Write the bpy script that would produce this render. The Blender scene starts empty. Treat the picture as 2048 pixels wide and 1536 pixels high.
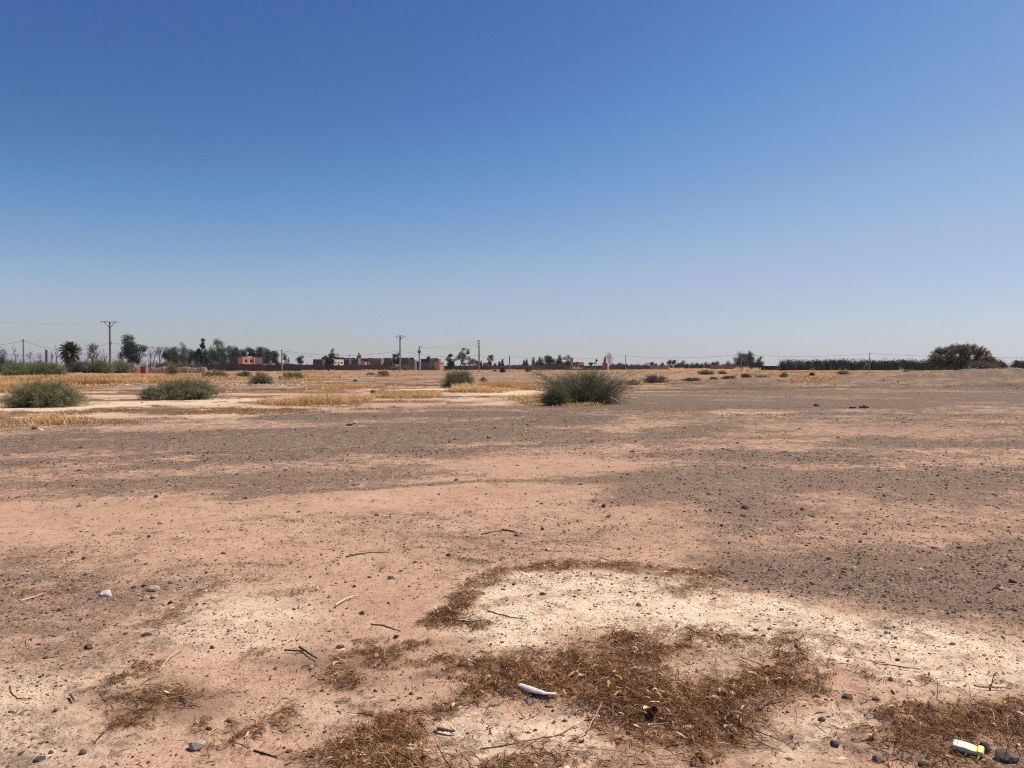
import bpy, math, random
import numpy as np
from mathutils import Vector

# ------------------------------------------------------------------ camera, sky, sun
sc = bpy.context.scene
F, CX, CY, HOR, EYE = 1500.0, 1024.0, 768.0, 732.0, 1.6
PITCH = math.atan((CY - HOR) / F)
cam_d = bpy.data.cameras.new('camera')
cam = bpy.data.objects.new('camera', cam_d)
sc.collection.objects.link(cam)
cam.location = (0, 0, EYE)
cam.rotation_euler = (math.radians(90) - PITCH, 0, 0)
cam_d.sensor_width = 36
cam_d.lens = 36 * F / 2048
cam_d.clip_start = 0.05
cam_d.clip_end = 30000
sc.camera = cam

SUN_AZ, SUN_EL = math.radians(66), math.radians(57)      # azimuth from +Y towards +X
world = bpy.data.worlds.new('World')
sc.world = world
world.use_nodes = True
wt = world.node_tree
wt.nodes.clear()
sky = wt.nodes.new('ShaderNodeTexSky')
sky.sky_type = 'NISHITA'
sky.sun_disc = False
sky.sun_elevation = SUN_EL
sky.sun_rotation = SUN_AZ
sky.altitude = 450
sky.air_density = 1.0
sky.dust_density = 0.9
sky.ozone_density = 3.0
bg = wt.nodes.new('ShaderNodeBackground')
bg.inputs['Strength'].default_value = 0.095
hs = wt.nodes.new('ShaderNodeHueSaturation')
hs.inputs['Saturation'].default_value = 0.95
hs.inputs['Hue'].default_value = 0.508
wo = wt.nodes.new('ShaderNodeOutputWorld')
hs.inputs['Saturation'].default_value = 1.0
hs.inputs['Hue'].default_value = 0.505
# the photograph's tone response to the sky: deeper blue overhead, milky at the horizon
sc1 = wt.nodes.new('ShaderNodeVectorMath'); sc1.operation = 'SCALE'; sc1.inputs['Scale'].default_value = 0.095
sc2 = wt.nodes.new('ShaderNodeVectorMath'); sc2.operation = 'SCALE'; sc2.inputs['Scale'].default_value = 1 / 0.095
cv = wt.nodes.new('ShaderNodeRGBCurve')
CUR = [[(0, 0), (.168, .084), (.245, .203), (.296, .285), (.347, .362), (.50, .465), (1, .95)],
       [(0, 0), (.227, .158), (.318, .294), (.376, .370), (.434, .448), (.54, .510), (1, .95)],
       [(0, 0), (.30, .36), (.381, .385), (.490, .535), (.55, .610), (.60, .64), (.75, .75), (1, .97)]]
for c, pts in zip(cv.mapping.curves, CUR):
    while len(c.points) < len(pts): c.points.new(0.5, 0.5)
    for q, (a, b) in zip(c.points, pts): q.location = (a, b)
cv.mapping.update()
wt.links.new(sky.outputs[0], hs.inputs['Color'])
wt.links.new(hs.outputs[0], sc1.inputs[0])
wt.links.new(sc1.outputs[0], cv.inputs['Color'])
wt.links.new(cv.outputs[0], sc2.inputs[0])
wt.links.new(sc2.outputs[0], bg.inputs['Color'])
wt.links.new(bg.outputs[0], wo.inputs['Surface'])

sun_d = bpy.data.lights.new('sun', 'SUN')
sun_d.energy = 5.0
sun_d.angle = math.radians(0.53)
sun_d.color = (1.0, 0.925, 0.80)
sun = bpy.data.objects.new('sun', sun_d)
sc.collection.objects.link(sun)
sv = Vector((math.sin(SUN_AZ) * math.cos(SUN_EL), math.cos(SUN_AZ) * math.cos(SUN_EL), math.sin(SUN_EL)))
sun.rotation_euler = sv.to_track_quat('Z', 'Y').to_euler()
sun.location = (30, 10, 60)

sc.view_settings.view_transform = 'Standard'
sc.view_settings.look = 'None'
sc.view_settings.exposure = 0.0
sc.view_settings.gamma = 1.0
sc.cycles.max_bounces = 6
sc.cycles.volume_bounces = 1
sc.cycles.use_denoising = False
sc.cycles.pixel_filter_type = 'BLACKMAN_HARRIS'
sc.cycles.filter_width = 1.15

# ------------------------------------------------------------------ helpers
rng = np.random.default_rng(11)
COL = sc.collection

def tag(o, label=None, cat=None, group=None, kind=None):
    if label: o['label'] = label
    if cat: o['category'] = cat
    if group: o['group'] = group
    if kind: o['kind'] = kind
    elif cat: o['kind'] = 'thing'
    return o

def empty(name, loc, rz=0.0):
    o = bpy.data.objects.new(name, None)
    o.empty_display_size = 0.2
    o.location = loc
    o.rotation_euler = (0, 0, rz)
    COL.objects.link(o)
    return o

def make_mesh(name, verts, faces, mat, parent=None, tint=None, smooth=False, attrs=None, loc=None):
    """faces: list of int arrays (n,k)."""
    me = bpy.data.meshes.new(name)
    verts = np.asarray(verts, dtype=np.float32)
    me.vertices.add(len(verts))
    me.vertices.foreach_set('co', verts.ravel())
    faces = [np.asarray(f, dtype=np.int32) for f in faces if len(f)]
    nl = sum(f.size for f in faces)
    nf = sum(len(f) for f in faces)
    me.loops.add(nl)
    me.loops.foreach_set('vertex_index', np.concatenate([f.ravel() for f in faces]))
    me.polygons.add(nf)
    tot = np.concatenate([np.full(len(f), f.shape[1], dtype=np.int32) for f in faces])
    start = np.concatenate([[0], np.cumsum(tot)[:-1]]).astype(np.int32)
    me.polygons.foreach_set('loop_start', start)
    me.polygons.foreach_set('loop_total', tot)
    me.polygons.foreach_set('use_smooth', np.full(nf, bool(smooth), dtype=bool))
    me.update(calc_edges=True)
    at = dict(attrs or {})
    if tint is not None: at['tint'] = tint
    for k, v in at.items():
        a = me.attributes.new(k, 'FLOAT', 'POINT')
        a.data.foreach_set('value', np.asarray(v, dtype=np.float32))
    if mat: me.materials.append(mat)
    o = bpy.data.objects.new(name, me)
    if loc is not None: o.location = loc
    COL.objects.link(o)
    if parent: o.parent = parent
    return o

class MB:
    """collects boxes, tubes, lumps; builds ONE mesh."""
    def __init__(s): s.v = []; s.f = {3: [], 4: []}; s.n = 0; s.t = []
    def add(s, v, fs, tint=0.5):
        v = np.asarray(v, float)
        for f in fs:
            f = np.asarray(f)
            if len(f): s.f.setdefault(f.shape[1], []).append(f + s.n)
        s.v.append(v); s.n += len(v)
        s.t.append(np.full(len(v), tint) if np.isscalar(tint) else tint)
        return s
    def box(s, x0, x1, y0, y1, z0, z1, tint=0.5):
        v = [(x, y, z) for x in (x0, x1) for y in (y0, y1) for z in (z0, z1)]
        f = [(0, 1, 3, 2), (4, 6, 7, 5), (0, 4, 5, 1), (2, 3, 7, 6), (0, 2, 6, 4), (1, 5, 7, 3)]
        return s.add(v, [f], tint)
    def tube(s, pts, rad, n=6, tint=0.5, cap=True):
        pts = np.asarray(pts, float)
        m = len(pts)
        rad = np.full(m, rad) if np.isscalar(rad) else np.asarray(rad, float)
        d = np.gradient(pts, axis=0)
        d /= np.linalg.norm(d, axis=1)[:, None] + 1e-12
        up = np.array([0, 0, 1.0]) if abs(d[0][2]) < 0.9 else np.array([1.0, 0, 0])
        vs = []
        for i in range(m):
            a = np.cross(d[i], up); a /= np.linalg.norm(a) + 1e-12
            b = np.cross(d[i], a)
            up = -b if np.dot(-b, up) > 0 else b
            th = np.arange(n) / n * 2 * math.pi
            vs.append(pts[i] + rad[i] * (np.cos(th)[:, None] * a + np.sin(th)[:, None] * b))
        v = np.concatenate(vs)
        q = []
        for i in range(m - 1):
            for k in range(n):
                q.append((i * n + k, i * n + (k + 1) % n, (i + 1) * n + (k + 1) % n, (i + 1) * n + k))
        fs = [q]
        if cap:
            v = np.concatenate([v, pts[:1], pts[-1:]])
            c0, c1 = m * n, m * n + 1
            fs.append([(c0, (k + 1) % n, k) for k in range(n)] + [(c1, (m - 1) * n + k, (m - 1) * n + (k + 1) % n) for k in range(n)])
        return s.add(v, fs, tint)
    def build(s, name, mat, parent=None, smooth=False, loc=None):
        return make_mesh(name, np.concatenate(s.v), [np.concatenate(x) for x in s.f.values() if x], mat, parent,
                         tint=np.concatenate(s.t), smooth=smooth, loc=loc)

def hash2(ix, iy, seed):
    h = (ix.astype(np.int64) * 374761393 + iy.astype(np.int64) * 668265263 + seed * 974634777) & 0xffffffff
    h = ((h ^ (h >> 13)) * 1274126177) & 0xffffffff
    h = ((h ^ (h >> 16)) * 2246822519) & 0xffffffff
    return ((h ^ (h >> 15)) & 0xffffff) / float(0xffffff)

def vnoise(x, y, seed=0):
    ix, iy = np.floor(x), np.floor(y)
    fx, fy = x - ix, y - iy
    fx = fx * fx * (3 - 2 * fx); fy = fy * fy * (3 - 2 * fy)
    a, b = hash2(ix, iy, seed), hash2(ix + 1, iy, seed)
    c, d = hash2(ix, iy + 1, seed), hash2(ix + 1, iy + 1, seed)
    return (a + (b - a) * fx) * (1 - fy) + (c + (d - c) * fx) * fy

def fbm(x, y, oct=4, seed=0, gain=0.5):
    """about -1..1"""
    s, a, t = 0, 1.0, 0.0
    for i in range(oct):
        s = s + a * (vnoise(x, y, seed + i * 17) * 2 - 1)
        t += a; a *= gain
        x, y = x * 2.03 + 13.1, y * 2.03 + 7.7
    return s / t * 1.4

def smooth(e0, e1, x):
    t = np.clip((x - e0) / (e1 - e0 + 1e-12), 0, 1)
    return t * t * (3 - 2 * t)

# positions read off the photograph, turned into real ground metres
CP, SP = math.cos(PITCH), math.sin(PITCH)
def G(px, py):
    px, py = np.asarray(px, float), np.asarray(py, float)
    a, b = (px - CX) / F, -(py - CY) / F
    dx, dy, dz = a, CP + b * SP, -SP + b * CP
    t = EYE / np.maximum(-dz, 1e-5)
    return dx * t, dy * t
def at(px, py, Y):
    """x and z of the point seen at a pixel when it stands Y metres ahead"""
    a, b = (px - CX) / F, -(py - CY) / F
    dx, dy, dz = a, CP + b * SP, -SP + b * CP
    t = Y / dy
    return dx * t, EYE + dz * t

# terrain height
MOUNDS = [(66, 88, 1.32, 11, 9), (54, 92, 0.62, 8, 9), (45, 92, 0.36, 8, 8), (34, 84, 0.28, 9, 7), (26, 78, 0.16, 7, 6), (-44, 150, 0.5, 9, 5), (-60, 165, 0.4, 9, 5), (-80, 135, 0.5, 14, 6), (14, 76, 0.14, 5, 4), (40, 76, 0.3, 7, 5), (60, 78, .35, 8, 5)]
def H(x, y):
    x = np.asarray(x, float); y = np.asarray(y, float)
    r = np.hypot(x, y)
    near = 1 - smooth(14, 40, r)
    z = near * (0.018 * fbm(x * 0.55, y * 0.55, 3, 5) + 0.012 * fbm(x * 1.9, y * 3.0, 4, 9) + 0.0042 * fbm(x * 12, y * 15, 3, 31))
    z = z + smooth(12, 60, r) * (1 - smooth(300, 900, r)) * 0.07 * fbm(x * 0.09, y * 0.09, 4, 3)
    # low water-laid ripples of silt in the near left
    rip = near * smooth(0.15, 0.6, fbm(x * 0.9 + 4, y * 0.9, 2, 77) + 0.3) * 0.012 * fbm(x * 1.1, y * 5.5 + 1.5 * x, 2, 55)
    z = z + rip
    m = 0
    for cx, cy, h, sx, sy in MOUNDS:
        m = m + h * np.exp(-((x - cx) / sx) ** 2 - ((y - cy) / sy) ** 2)
    rough = smooth(55, 66, r) * (1 - smooth(110, 150, r)) * smooth(6, 22, x)
    z = z + rough * 0.20 * fbm(x * 0.55, y * 0.45, 5, 89, 0.6)
    z = z + m * (1 + 0.28 * fbm(x * 0.35, y * 0.35, 4, 21)) + np.minimum(m, 0.35) * 0.35 * fbm(x * 1.1, y * 1.1, 3, 88)
    return z
def Hs(x, y): return float(H(np.array([x]), np.array([y]))[0])

# ------------------------------------------------------------------ ground zones
def W(x, y):
    """log-polar coordinates, so an outline keeps the same relative softness at any distance"""
    return np.arctan2(x, y), 0.5 * np.log(x * x + y * y + 1e-9)
def shape(pts):
    p = np.array(pts, float)
    return np.stack(W(*G(p[:, 0], p[:, 1])), 1)
def seg_d(u, v, a, b):
    du, dv = b - a
    t = np.clip(((u - a[0]) * du + (v - a[1]) * dv) / (du * du + dv * dv + 1e-12), 0, 1)
    return np.hypot(u - a[0] - t * du, v - a[1] - t * dv)
def poly(u, v, P):
    """signed distance, positive inside"""
    out = np.full(u.shape, -1.0)
    lo, hi = P.min(0) - 0.25, P.max(0) + 0.25
    sel = (u > lo[0]) & (u < hi[0]) & (v > lo[1]) & (v < hi[1])
    if not sel.any(): return out
    uu, vv = u[sel], v[sel]
    d = np.full(uu.shape, 9.0); ins = np.zeros(uu.shape, bool)
    n = len(P)
    for i in range(n):
        a, b = P[i], P[(i + 1) % n]
        d = np.minimum(d, seg_d(uu, vv, a, b))
        c = ((a[1] > vv) != (b[1] > vv)) & (uu < (b[0] - a[0]) * (vv - a[1]) / (b[1] - a[1] + 1e-12) + a[0])
        ins ^= c
    out[sel] = np.where(ins, d, -d)
    return out
def line(u, v, P, w):
    out = np.full(u.shape, -1.0)
    lo, hi = P.min(0) - 0.2, P.max(0) + 0.2
    sel = (u > lo[0]) & (u < hi[0]) & (v > lo[1]) & (v < hi[1])
    if not sel.any(): return out
    uu, vv = u[sel], v[sel]
    d = np.full(uu.shape, 9.0)
    for i in range(len(P) - 1): d = np.minimum(d, seg_d(uu, vv, P[i], P[i + 1]))
    out[sel] = w - d
    return out

Z = {}
Z['gravel'] = [  # polygon, strength, softness, jitter
    ([(-700, 870), (0, 862), (220, 853), (450, 840), (700, 824), (850, 817), (1045, 813), (1270, 778), (1450, 768), (1640, 774), (1900, 767), (2700, 768),
      (2700, 815), (2048, 815), (1860, 820), (1700, 820), (1480, 822), (1260, 832), (1250, 905), (1000, 915), (900, 935), (760, 960), (600, 980), (480, 992), (180, 988), (-700, 990)], 1.0, 0.06, 0.10),
    ([(1240, 832), (1500, 824), (1860, 822), (2700, 818), (2700, 950), (1500, 950), (1240, 950)], 0.78, 0.05, 0.12),
    ([(1120, 960), (1300, 935), (1500, 930), (2048, 945), (2700, 950), (2700, 1290), (2048, 1245), (1850, 1215), (1650, 1180), (1500, 1170), (1400, 1150), (1420, 1110), (1460, 1060), (1330, 1020), (1230, 1010)], 1.1, 0.09, 0.10),
    ([(700, 1040), (800, 1020), (1000, 1030), (1250, 1010), (1330, 1040), (1240, 1080), (1000, 1100), (820, 1075)], 0.42, 0.07, 0.10),
    ([(-700, 1110), (0, 1120), (180, 1130), (300, 1160), (420, 1170), (400, 1215), (330, 1260), (240, 1310), (80, 1330), (-700, 1330)], 0.62, 0.07, 0.10),
    ([(960, 1150), (1200, 1150), (1420, 1160), (1600, 1190), (2048, 1260), (2700, 1300), (2700, 1350), (1700, 1290), (1300, 1240), (1000, 1230)], 0.24, 0.05, 0.08),
    ([(-700, 1450), (0, 1450), (160, 1440), (260, 1480), (240, 1600), (-700, 1600)], 0.4, 0.06, 0.08),
    ([(560, 1440), (720, 1430), (740, 1560), (540, 1560)], 0.3, 0.05, 0.05),
    ([(1270, 790), (1450, 772), (1640, 778), (1900, 770), (2700, 770), (2700, 806), (1860, 812), (1640, 816), (1280, 826)], 1.35, 0.03, 0.04),
    ([(1270, 768), (1500, 758), (1560, 750), (1900, 746), (2700, 735), (2700, 775), (1900, 772), (1640, 778), (1290, 790)], 0.62, 0.08, 0.12),
    ([(1700, 1400), (2048, 1480), (2700, 1500), (2700, 1700), (1650, 1700)], 0.5, 0.05, 0.05),
]
Z['gline'] = [([(560, 985), (750, 977), (860, 967), (960, 963), (1100, 961), (1230, 955)], 0.013, 1.0), ([(640, 948), (780, 940), (960, 950)], 0.012, 0.7),
              ([(1400, 945), (1560, 935), (1700, 932)], 0.006, 0.5), ([(230, 1063), (290, 1065)], 0.008, 0.7), ([(480, 1040), (560, 1035), (600, 1045)], 0.012, 0.6),
              ([(920, 1120), (950, 1124), (975, 1126)], 0.010, 0.95), ([(480, 1125), (560, 1128)], 0.008, 0.7), ([(340, 1080), (480, 1076)], 0.004, 0.6)]
Z['bare'] = [([(860, 925), (1000, 918), (1250, 922), (1290, 940), (1180, 952), (960, 950)], 0.8), ([(640, 915), (760, 905), (850, 912), (760, 925)], 0.5),
             ([(600, 990), (760, 980), (960, 968), (1240, 968), (1180, 1000), (900, 1020), (640, 1020)], 0.8), ([(1250, 1060), (1380, 1050), (1420, 1090), (1380, 1135), (1260, 1125)], 0.6),
             ([(300, 918), (390, 912), (380, 921)], 0.9), ([(70, 922), (140, 918), (130, 925)], 0.8), ([(1800, 1070), (1900, 1060), (1900, 1110), (1820, 1105)], 0.45)]
Z['cream'] = [([(955, 1160), (1060, 1150), (1400, 1158), (1560, 1200), (2048, 1275), (2700, 1330), (2700, 1470), (2048, 1385), (1850, 1395), (1680, 1335), (1500, 1295), (1150, 1270), (1000, 1320), (905, 1245)], 1.0, 0.05),
              ([(350, 1230), (440, 1175), (560, 1180), (610, 1230), (560, 1290), (400, 1300), (330, 1280)], 0.8, 0.09),
              ([(860, 1440), (960, 1415), (1160, 1430), (1240, 1490), (1150, 1545), (900, 1545), (850, 1500)], 0.75, 0.04), ([(1330, 1320), (1470, 1315), (1450, 1345), (1350, 1365)], 0.6, 0.03),
              ([(1540, 1430), (1760, 1410), (1720, 1480), (1600, 1520), (1530, 1490)], 0.7, 0.04), ([(-100, 1340), (180, 1330), (240, 1370), (120, 1430), (260, 1480), (60, 1560), (-300, 1500)], 0.6, 0.08), ([(560, 1420), (820, 1390), (760, 1430), (600, 1470)], 0.45, 0.05),
              ([(-900, 800), (0, 815), (200, 800), (420, 812), (540, 815), (700, 818), (860, 800), (1040, 790), (1060, 770), (800, 768), (640, 785), (460, 800), (0, 838), (-900, 850)], 0.75, 0.05)]
Z['silt'] = [([(480, 1330), (600, 1300), (830, 1288), (815, 1325), (720, 1350), (560, 1348)], 0.8, 0.02), ([(560, 1355), (760, 1350), (800, 1362), (700, 1375)], 0.6, 0.02),
             ([(70, 1420), (140, 1390), (260, 1370), (380, 1350), (390, 1358), (260, 1385), (150, 1410), (90, 1432)], 0.5, 0.012),
             ([(180, 1380), (300, 1378), (400, 1370), (480, 1375), (490, 1430), (350, 1450), (220, 1440)], 0.8, 0.025), ([(820, 1345), (900, 1328), (960, 1330), (900, 1356), (830, 1360)], 0.85, 0.012),
             ([(1420, 1478), (1480, 1475), (1490, 1505), (1430, 1505)], 0.8, 0.012), ([(860, 1282), (980, 1270), (980, 1280), (880, 1292)], 0.6, 0.012),
             ([(1960, 1400), (2048, 1395), (2500, 1400), (2500, 1470), (2040, 1440)], 0.8, 0.03), ([(80, 1332), (200, 1325), (190, 1345), (90, 1345)], 0.35, 0.02)]
Z['litter'] = [  # polygon, strength, soft
    ([(490, 1322), (520, 1310), (530, 1330), (500, 1342)], 0.6, 0.02), ([(610, 1312), (700, 1300), (815, 1290), (805, 1315), (700, 1330), (680, 1350), (690, 1368), (640, 1360), (615, 1335)], 1.0, 0.012),
    ([(895, 1332), (980, 1312), (1090, 1318), (1180, 1300), (1200, 1262), (1290, 1262), (1330, 1290), (1310, 1330), (1345, 1365), (1390, 1372), (1420, 1350), (1500, 1335), (1560, 1345), (1640, 1360), (1650, 1385), (1530, 1425), (1545, 1470),
      (1440, 1470), (1380, 1490), (1200, 1440), (1130, 1390), (1000, 1400), (930, 1395), (960, 1370), (900, 1350)], 1.1, 0.03),
    ([(1290, 1258), (1440, 1270), (1490, 1300), (1440, 1312), (1330, 1305)], 0.55, 0.02), ([(1530, 1280), (1590, 1280), (1640, 1330), (1640, 1360), (1500, 1340), (1470, 1325)], 0.6, 0.03),
    ([(1330, 1195), (1375, 1172), (1425, 1168), (1430, 1195), (1360, 1203)], 0.8, 0.012),
    ([(640, 1490), (780, 1430), (900, 1405), (960, 1400), (1000, 1410), (900, 1425), (830, 1455), (850, 1500), (960, 1520), (1000, 1560), (640, 1560)], 1.0, 0.03),
    ([(230, 1420), (300, 1385), (470, 1368), (490, 1390), (420, 1400), (330, 1430), (300, 1455), (250, 1450)], 0.85, 0.02),
    ([(420, 1440), (560, 1420), (600, 1440), (520, 1470), (480, 1500), (400, 1510), (400, 1490)], 0.8, 0.02), ([(240, 1358), (270, 1335), (310, 1328), (310, 1345), (270, 1358)], 0.8, 0.01),
    ([(1760, 1400), (1850, 1395), (1930, 1385), (2048, 1400), (2500, 1420), (2500, 1640), (1900, 1560), (1780, 1520), (1700, 1490), (1740, 1450)], 0.8, 0.03),
    ([(1680, 1325), (1750, 1315), (1790, 1340), (1780, 1365), (1700, 1350)], 0.7, 0.02), ([(1790, 1345), (1840, 1340), (1850, 1360), (1800, 1362)], 0.7, 0.01),
    ([(1180, 1440), (1330, 1450), (1400, 1500), (1340, 1580), (1130, 1580), (1200, 1500)], 0.8, 0.03), ([(960, 1520), (1080, 1490), (1180, 1500), (1150, 1580), (950, 1580)], 0.8, 0.02),
    ([(600, 1090), (1100, 1090), (1100, 1095), (600, 1095)], 0.0, 0.01)]
Z['lline'] = [([(310, 1240), (340, 1225), (380, 1195), (430, 1170), (490, 1160)], 0.008, 0.6), ([(870, 1245), (915, 1222), (940, 1190), (975, 1160), (1030, 1143), (1110, 1135)], 0.014, 1.0),
              ([(1110, 1135), (1200, 1133), (1290, 1140), (1410, 1148)], 0.021, 1.0), ([(-60, 1185), (60, 1184), (130, 1178)], 0.014, 0.55), ([(550, 1186), (620, 1182)], 0.010, 0.6), ([(25, 1115), (60, 1112)], 0.008, 0.6),
              ([(875, 1250), (930, 1240), (965, 1252)], 0.012, 0.6), ([(830, 1330), (880, 1322), (930, 1320)], 0.010, 0.7)]
Z['grass'] = [([(-1500, 757), (0, 758), (60, 756), (180, 753), (260, 751), (440, 749), (480, 752), (470, 758), (420, 762), (320, 768), (180, 771), (0, 785), (-1500, 800)], 1.0, 0.06),
              ([(600, 753), (650, 757), (668, 761), (640, 764), (600, 763)], 1.0, 0.04), ([(530, 806), (600, 799), (700, 796), (725, 802), (600, 811)], 0.9, 0.05),
              ([(640, 777), (690, 771), (750, 772), (755, 777), (660, 781)], 0.9, 0.03), ([(730, 795), (800, 787), (855, 789), (850, 795), (740, 799)], 0.9, 0.03), ([(925, 784), (960, 774), (1060, 767), (1080, 774), (960, 786)], 1.0, 0.04),
              ([(1045, 800), (1085, 795), (1085, 813), (1045, 813)], 1.2, 0.02), ([(940, 739.5), (1080, 739.5), (1080, 744), (950, 744)], 0.9, 0.1),
              ([(1080, 739), (1285, 738), (1560, 737), (1880, 741), (1900, 748.5), (1700, 748), (1500, 745), (1285, 742), (1080, 742)], 1.0, 0.1), ([(75, 843), (140, 840), (145, 848), (80, 850)], 0.35, 0.03),
              ([(560, 745), (620, 744), (620, 748), (570, 749)], 0.7, 0.1), ([(780, 751), (820, 750), (825, 755), (785, 755)], 0.8, 0.05), ([(1510, 746), (1560, 746), (1570, 752), (1500, 752)], 0.6, 0.1),
              ([(1280, 743), (1420, 744), (1300, 752), (1270, 752)], 0.5, 0.1), ([(1590, 764), (1640, 762), (1640, 771), (1580, 772)], 0.8, 0.04), ([(1130, 800), (1200, 798), (1230, 802), (1200, 813), (1100, 813)], 0.6, 0.02)]
Z['brown'] = [([(270, 822), (370, 813), (372, 828), (280, 832)], 0.9, 0.04), ([(150, 838), (290, 836), (290, 850), (160, 852)], 0.8, 0.04), ([(500, 760), (620, 758), (760, 756), (1060, 752), (1060, 765), (700, 768), (500, 775)], 0.55, 0.1),
              ([(1300, 778), (1450, 775), (1560, 776), (1850, 765), (1850, 770), (1560, 782), (1300, 782)], 1.0, 0.03), ([(1500, 768), (1700, 758), (1880, 752), (2100, 755), (2100, 768), (1850, 764), (1560, 775)], 0.9, 0.1), ([(1280, 742), (1560, 745), (1860, 750), (1800, 764), (1560, 770), (1280, 764)], 0.6, 0.1),
              ([(700, 742), (1060, 744), (1060, 752), (700, 752)], 0.7, 0.1), ([(880, 806), (1000, 800), (1000, 806), (890, 812)], 0.6, 0.03)]
for k, L in Z.items():
    Z[k] = [(shape(e[0]),) + tuple(e[1:]) for e in L]

def zones(x, y):
    u, v = W(x, y)
    j = fbm(u * 14, v * 14, 4, 41)
    j2 = fbm(u * 45, v * 45, 3, 43)
    j3 = fbm(u * 120, v * 120, 2, 47)
    r = {}
    g = np.zeros(u.shape)
    for P, s, so, ji in Z['gravel']:
        d = poly(u, v, P) + ji * 0.30 * j + 0.020 * j2
        g = np.maximum(g, s * smooth(-2.0 * so, 1.6 * so, d))
    # streaks of bare sand through the gravel, drawn by wind and water
    st = fbm(x * 0.14 + 0.04 * y, y * 0.40 - 0.12 * x * smooth(12, -8, x), 5, 61) + 0.6 * fbm(x * 0.75, y * 1.3 - 0.3 * x, 4, 63)
    g = np.clip(g * (0.42 + 0.78 * smooth(-0.62, 0.45, st)) + 0.11 * smooth(0.0, 0.5, st + 0.3 * j2), 0, 1)
    for P, s in Z['bare']:
        g = g * (1 - s * smooth(-0.03, 0.03, poly(u, v, P) + 0.02 * j + 0.012 * j2))
    for P, w, s in Z['gline']:
        g = np.maximum(g, s * smooth(-0.010, 0.006, line(u, v, P, w) + 0.008 * j2 + 0.004 * j3))
    r['gravel'] = np.clip(g, 0, 1)
    c = np.zeros(u.shape)
    for P, s, so in Z['cream']:
        c = np.maximum(c, s * smooth(-so, so, poly(u, v, P) + 0.035 * j + 0.012 * j2))
    r['cream'] = c
    s_ = np.zeros(u.shape)
    for P, s, so in Z['silt']:
        s_ = np.maximum(s_, s * smooth(-so, so, poly(u, v, P) + 0.014 * j + 0.010 * j2))
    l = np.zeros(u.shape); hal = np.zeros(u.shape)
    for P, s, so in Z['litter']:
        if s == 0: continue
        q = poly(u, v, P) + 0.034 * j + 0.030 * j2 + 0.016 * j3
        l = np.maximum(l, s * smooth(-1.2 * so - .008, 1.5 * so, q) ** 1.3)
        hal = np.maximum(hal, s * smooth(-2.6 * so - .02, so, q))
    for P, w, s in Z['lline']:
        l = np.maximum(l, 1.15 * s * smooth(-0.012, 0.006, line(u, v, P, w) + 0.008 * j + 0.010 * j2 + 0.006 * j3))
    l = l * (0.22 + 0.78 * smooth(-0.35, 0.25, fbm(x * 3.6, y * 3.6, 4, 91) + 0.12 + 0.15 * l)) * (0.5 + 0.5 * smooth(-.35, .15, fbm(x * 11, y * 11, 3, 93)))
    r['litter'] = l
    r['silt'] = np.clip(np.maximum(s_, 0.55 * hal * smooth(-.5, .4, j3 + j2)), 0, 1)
    gr = np.zeros(u.shape)
    for P, s, so in Z['grass']:
        gr = np.maximum(gr, s * smooth(-so, so, poly(u, v, P) * 1.0 + 0.02 * j + 0.01 * j2))
    r['grass'] = gr
    b = np.zeros(u.shape)
    for P, s, so in Z['brown']:
        b = np.maximum(b, s * smooth(-so, so, poly(u, v, P) + 0.02 * j + 0.01 * j2))
    R = np.hypot(x, y)
    side = smooth(-0.02, 0.25, u)
    far = smooth(60, 120, R)
    b = np.maximum(b, (0.55 + 0.22 * smooth(-.3, .3, fbm(x * 0.07, y * 0.2, 4, 79))) * smooth(48, 68, R))
    far2 = smooth(180, 300, R)
    r['grass'] = np.maximum(gr, 0.75 * far2)
    # dead short growth in streaks on the pale flat
    flat = smooth(19, 24, R) * (1 - smooth(90, 140, R)) * (1 - r['gravel'])
    stg = fbm(x * 0.22, y * 0.42, 4, 73) + 0.4 * fbm(x * 1.3, y * 1.9, 3, 74)
    b = np.maximum(b, 1.0 * flat * smooth(0.02, 0.16, stg))
    r['brown'] = b
    stc = fbm(x * 0.16 + 9, y * 0.40, 4, 75)
    r['cream'] = np.maximum(r['cream'] * (1 - flat), flat * (0.12 + 0.88 * smooth(-0.04, 0.10, stc)) * (0.45 + 0.55 * c))
    return r

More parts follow.
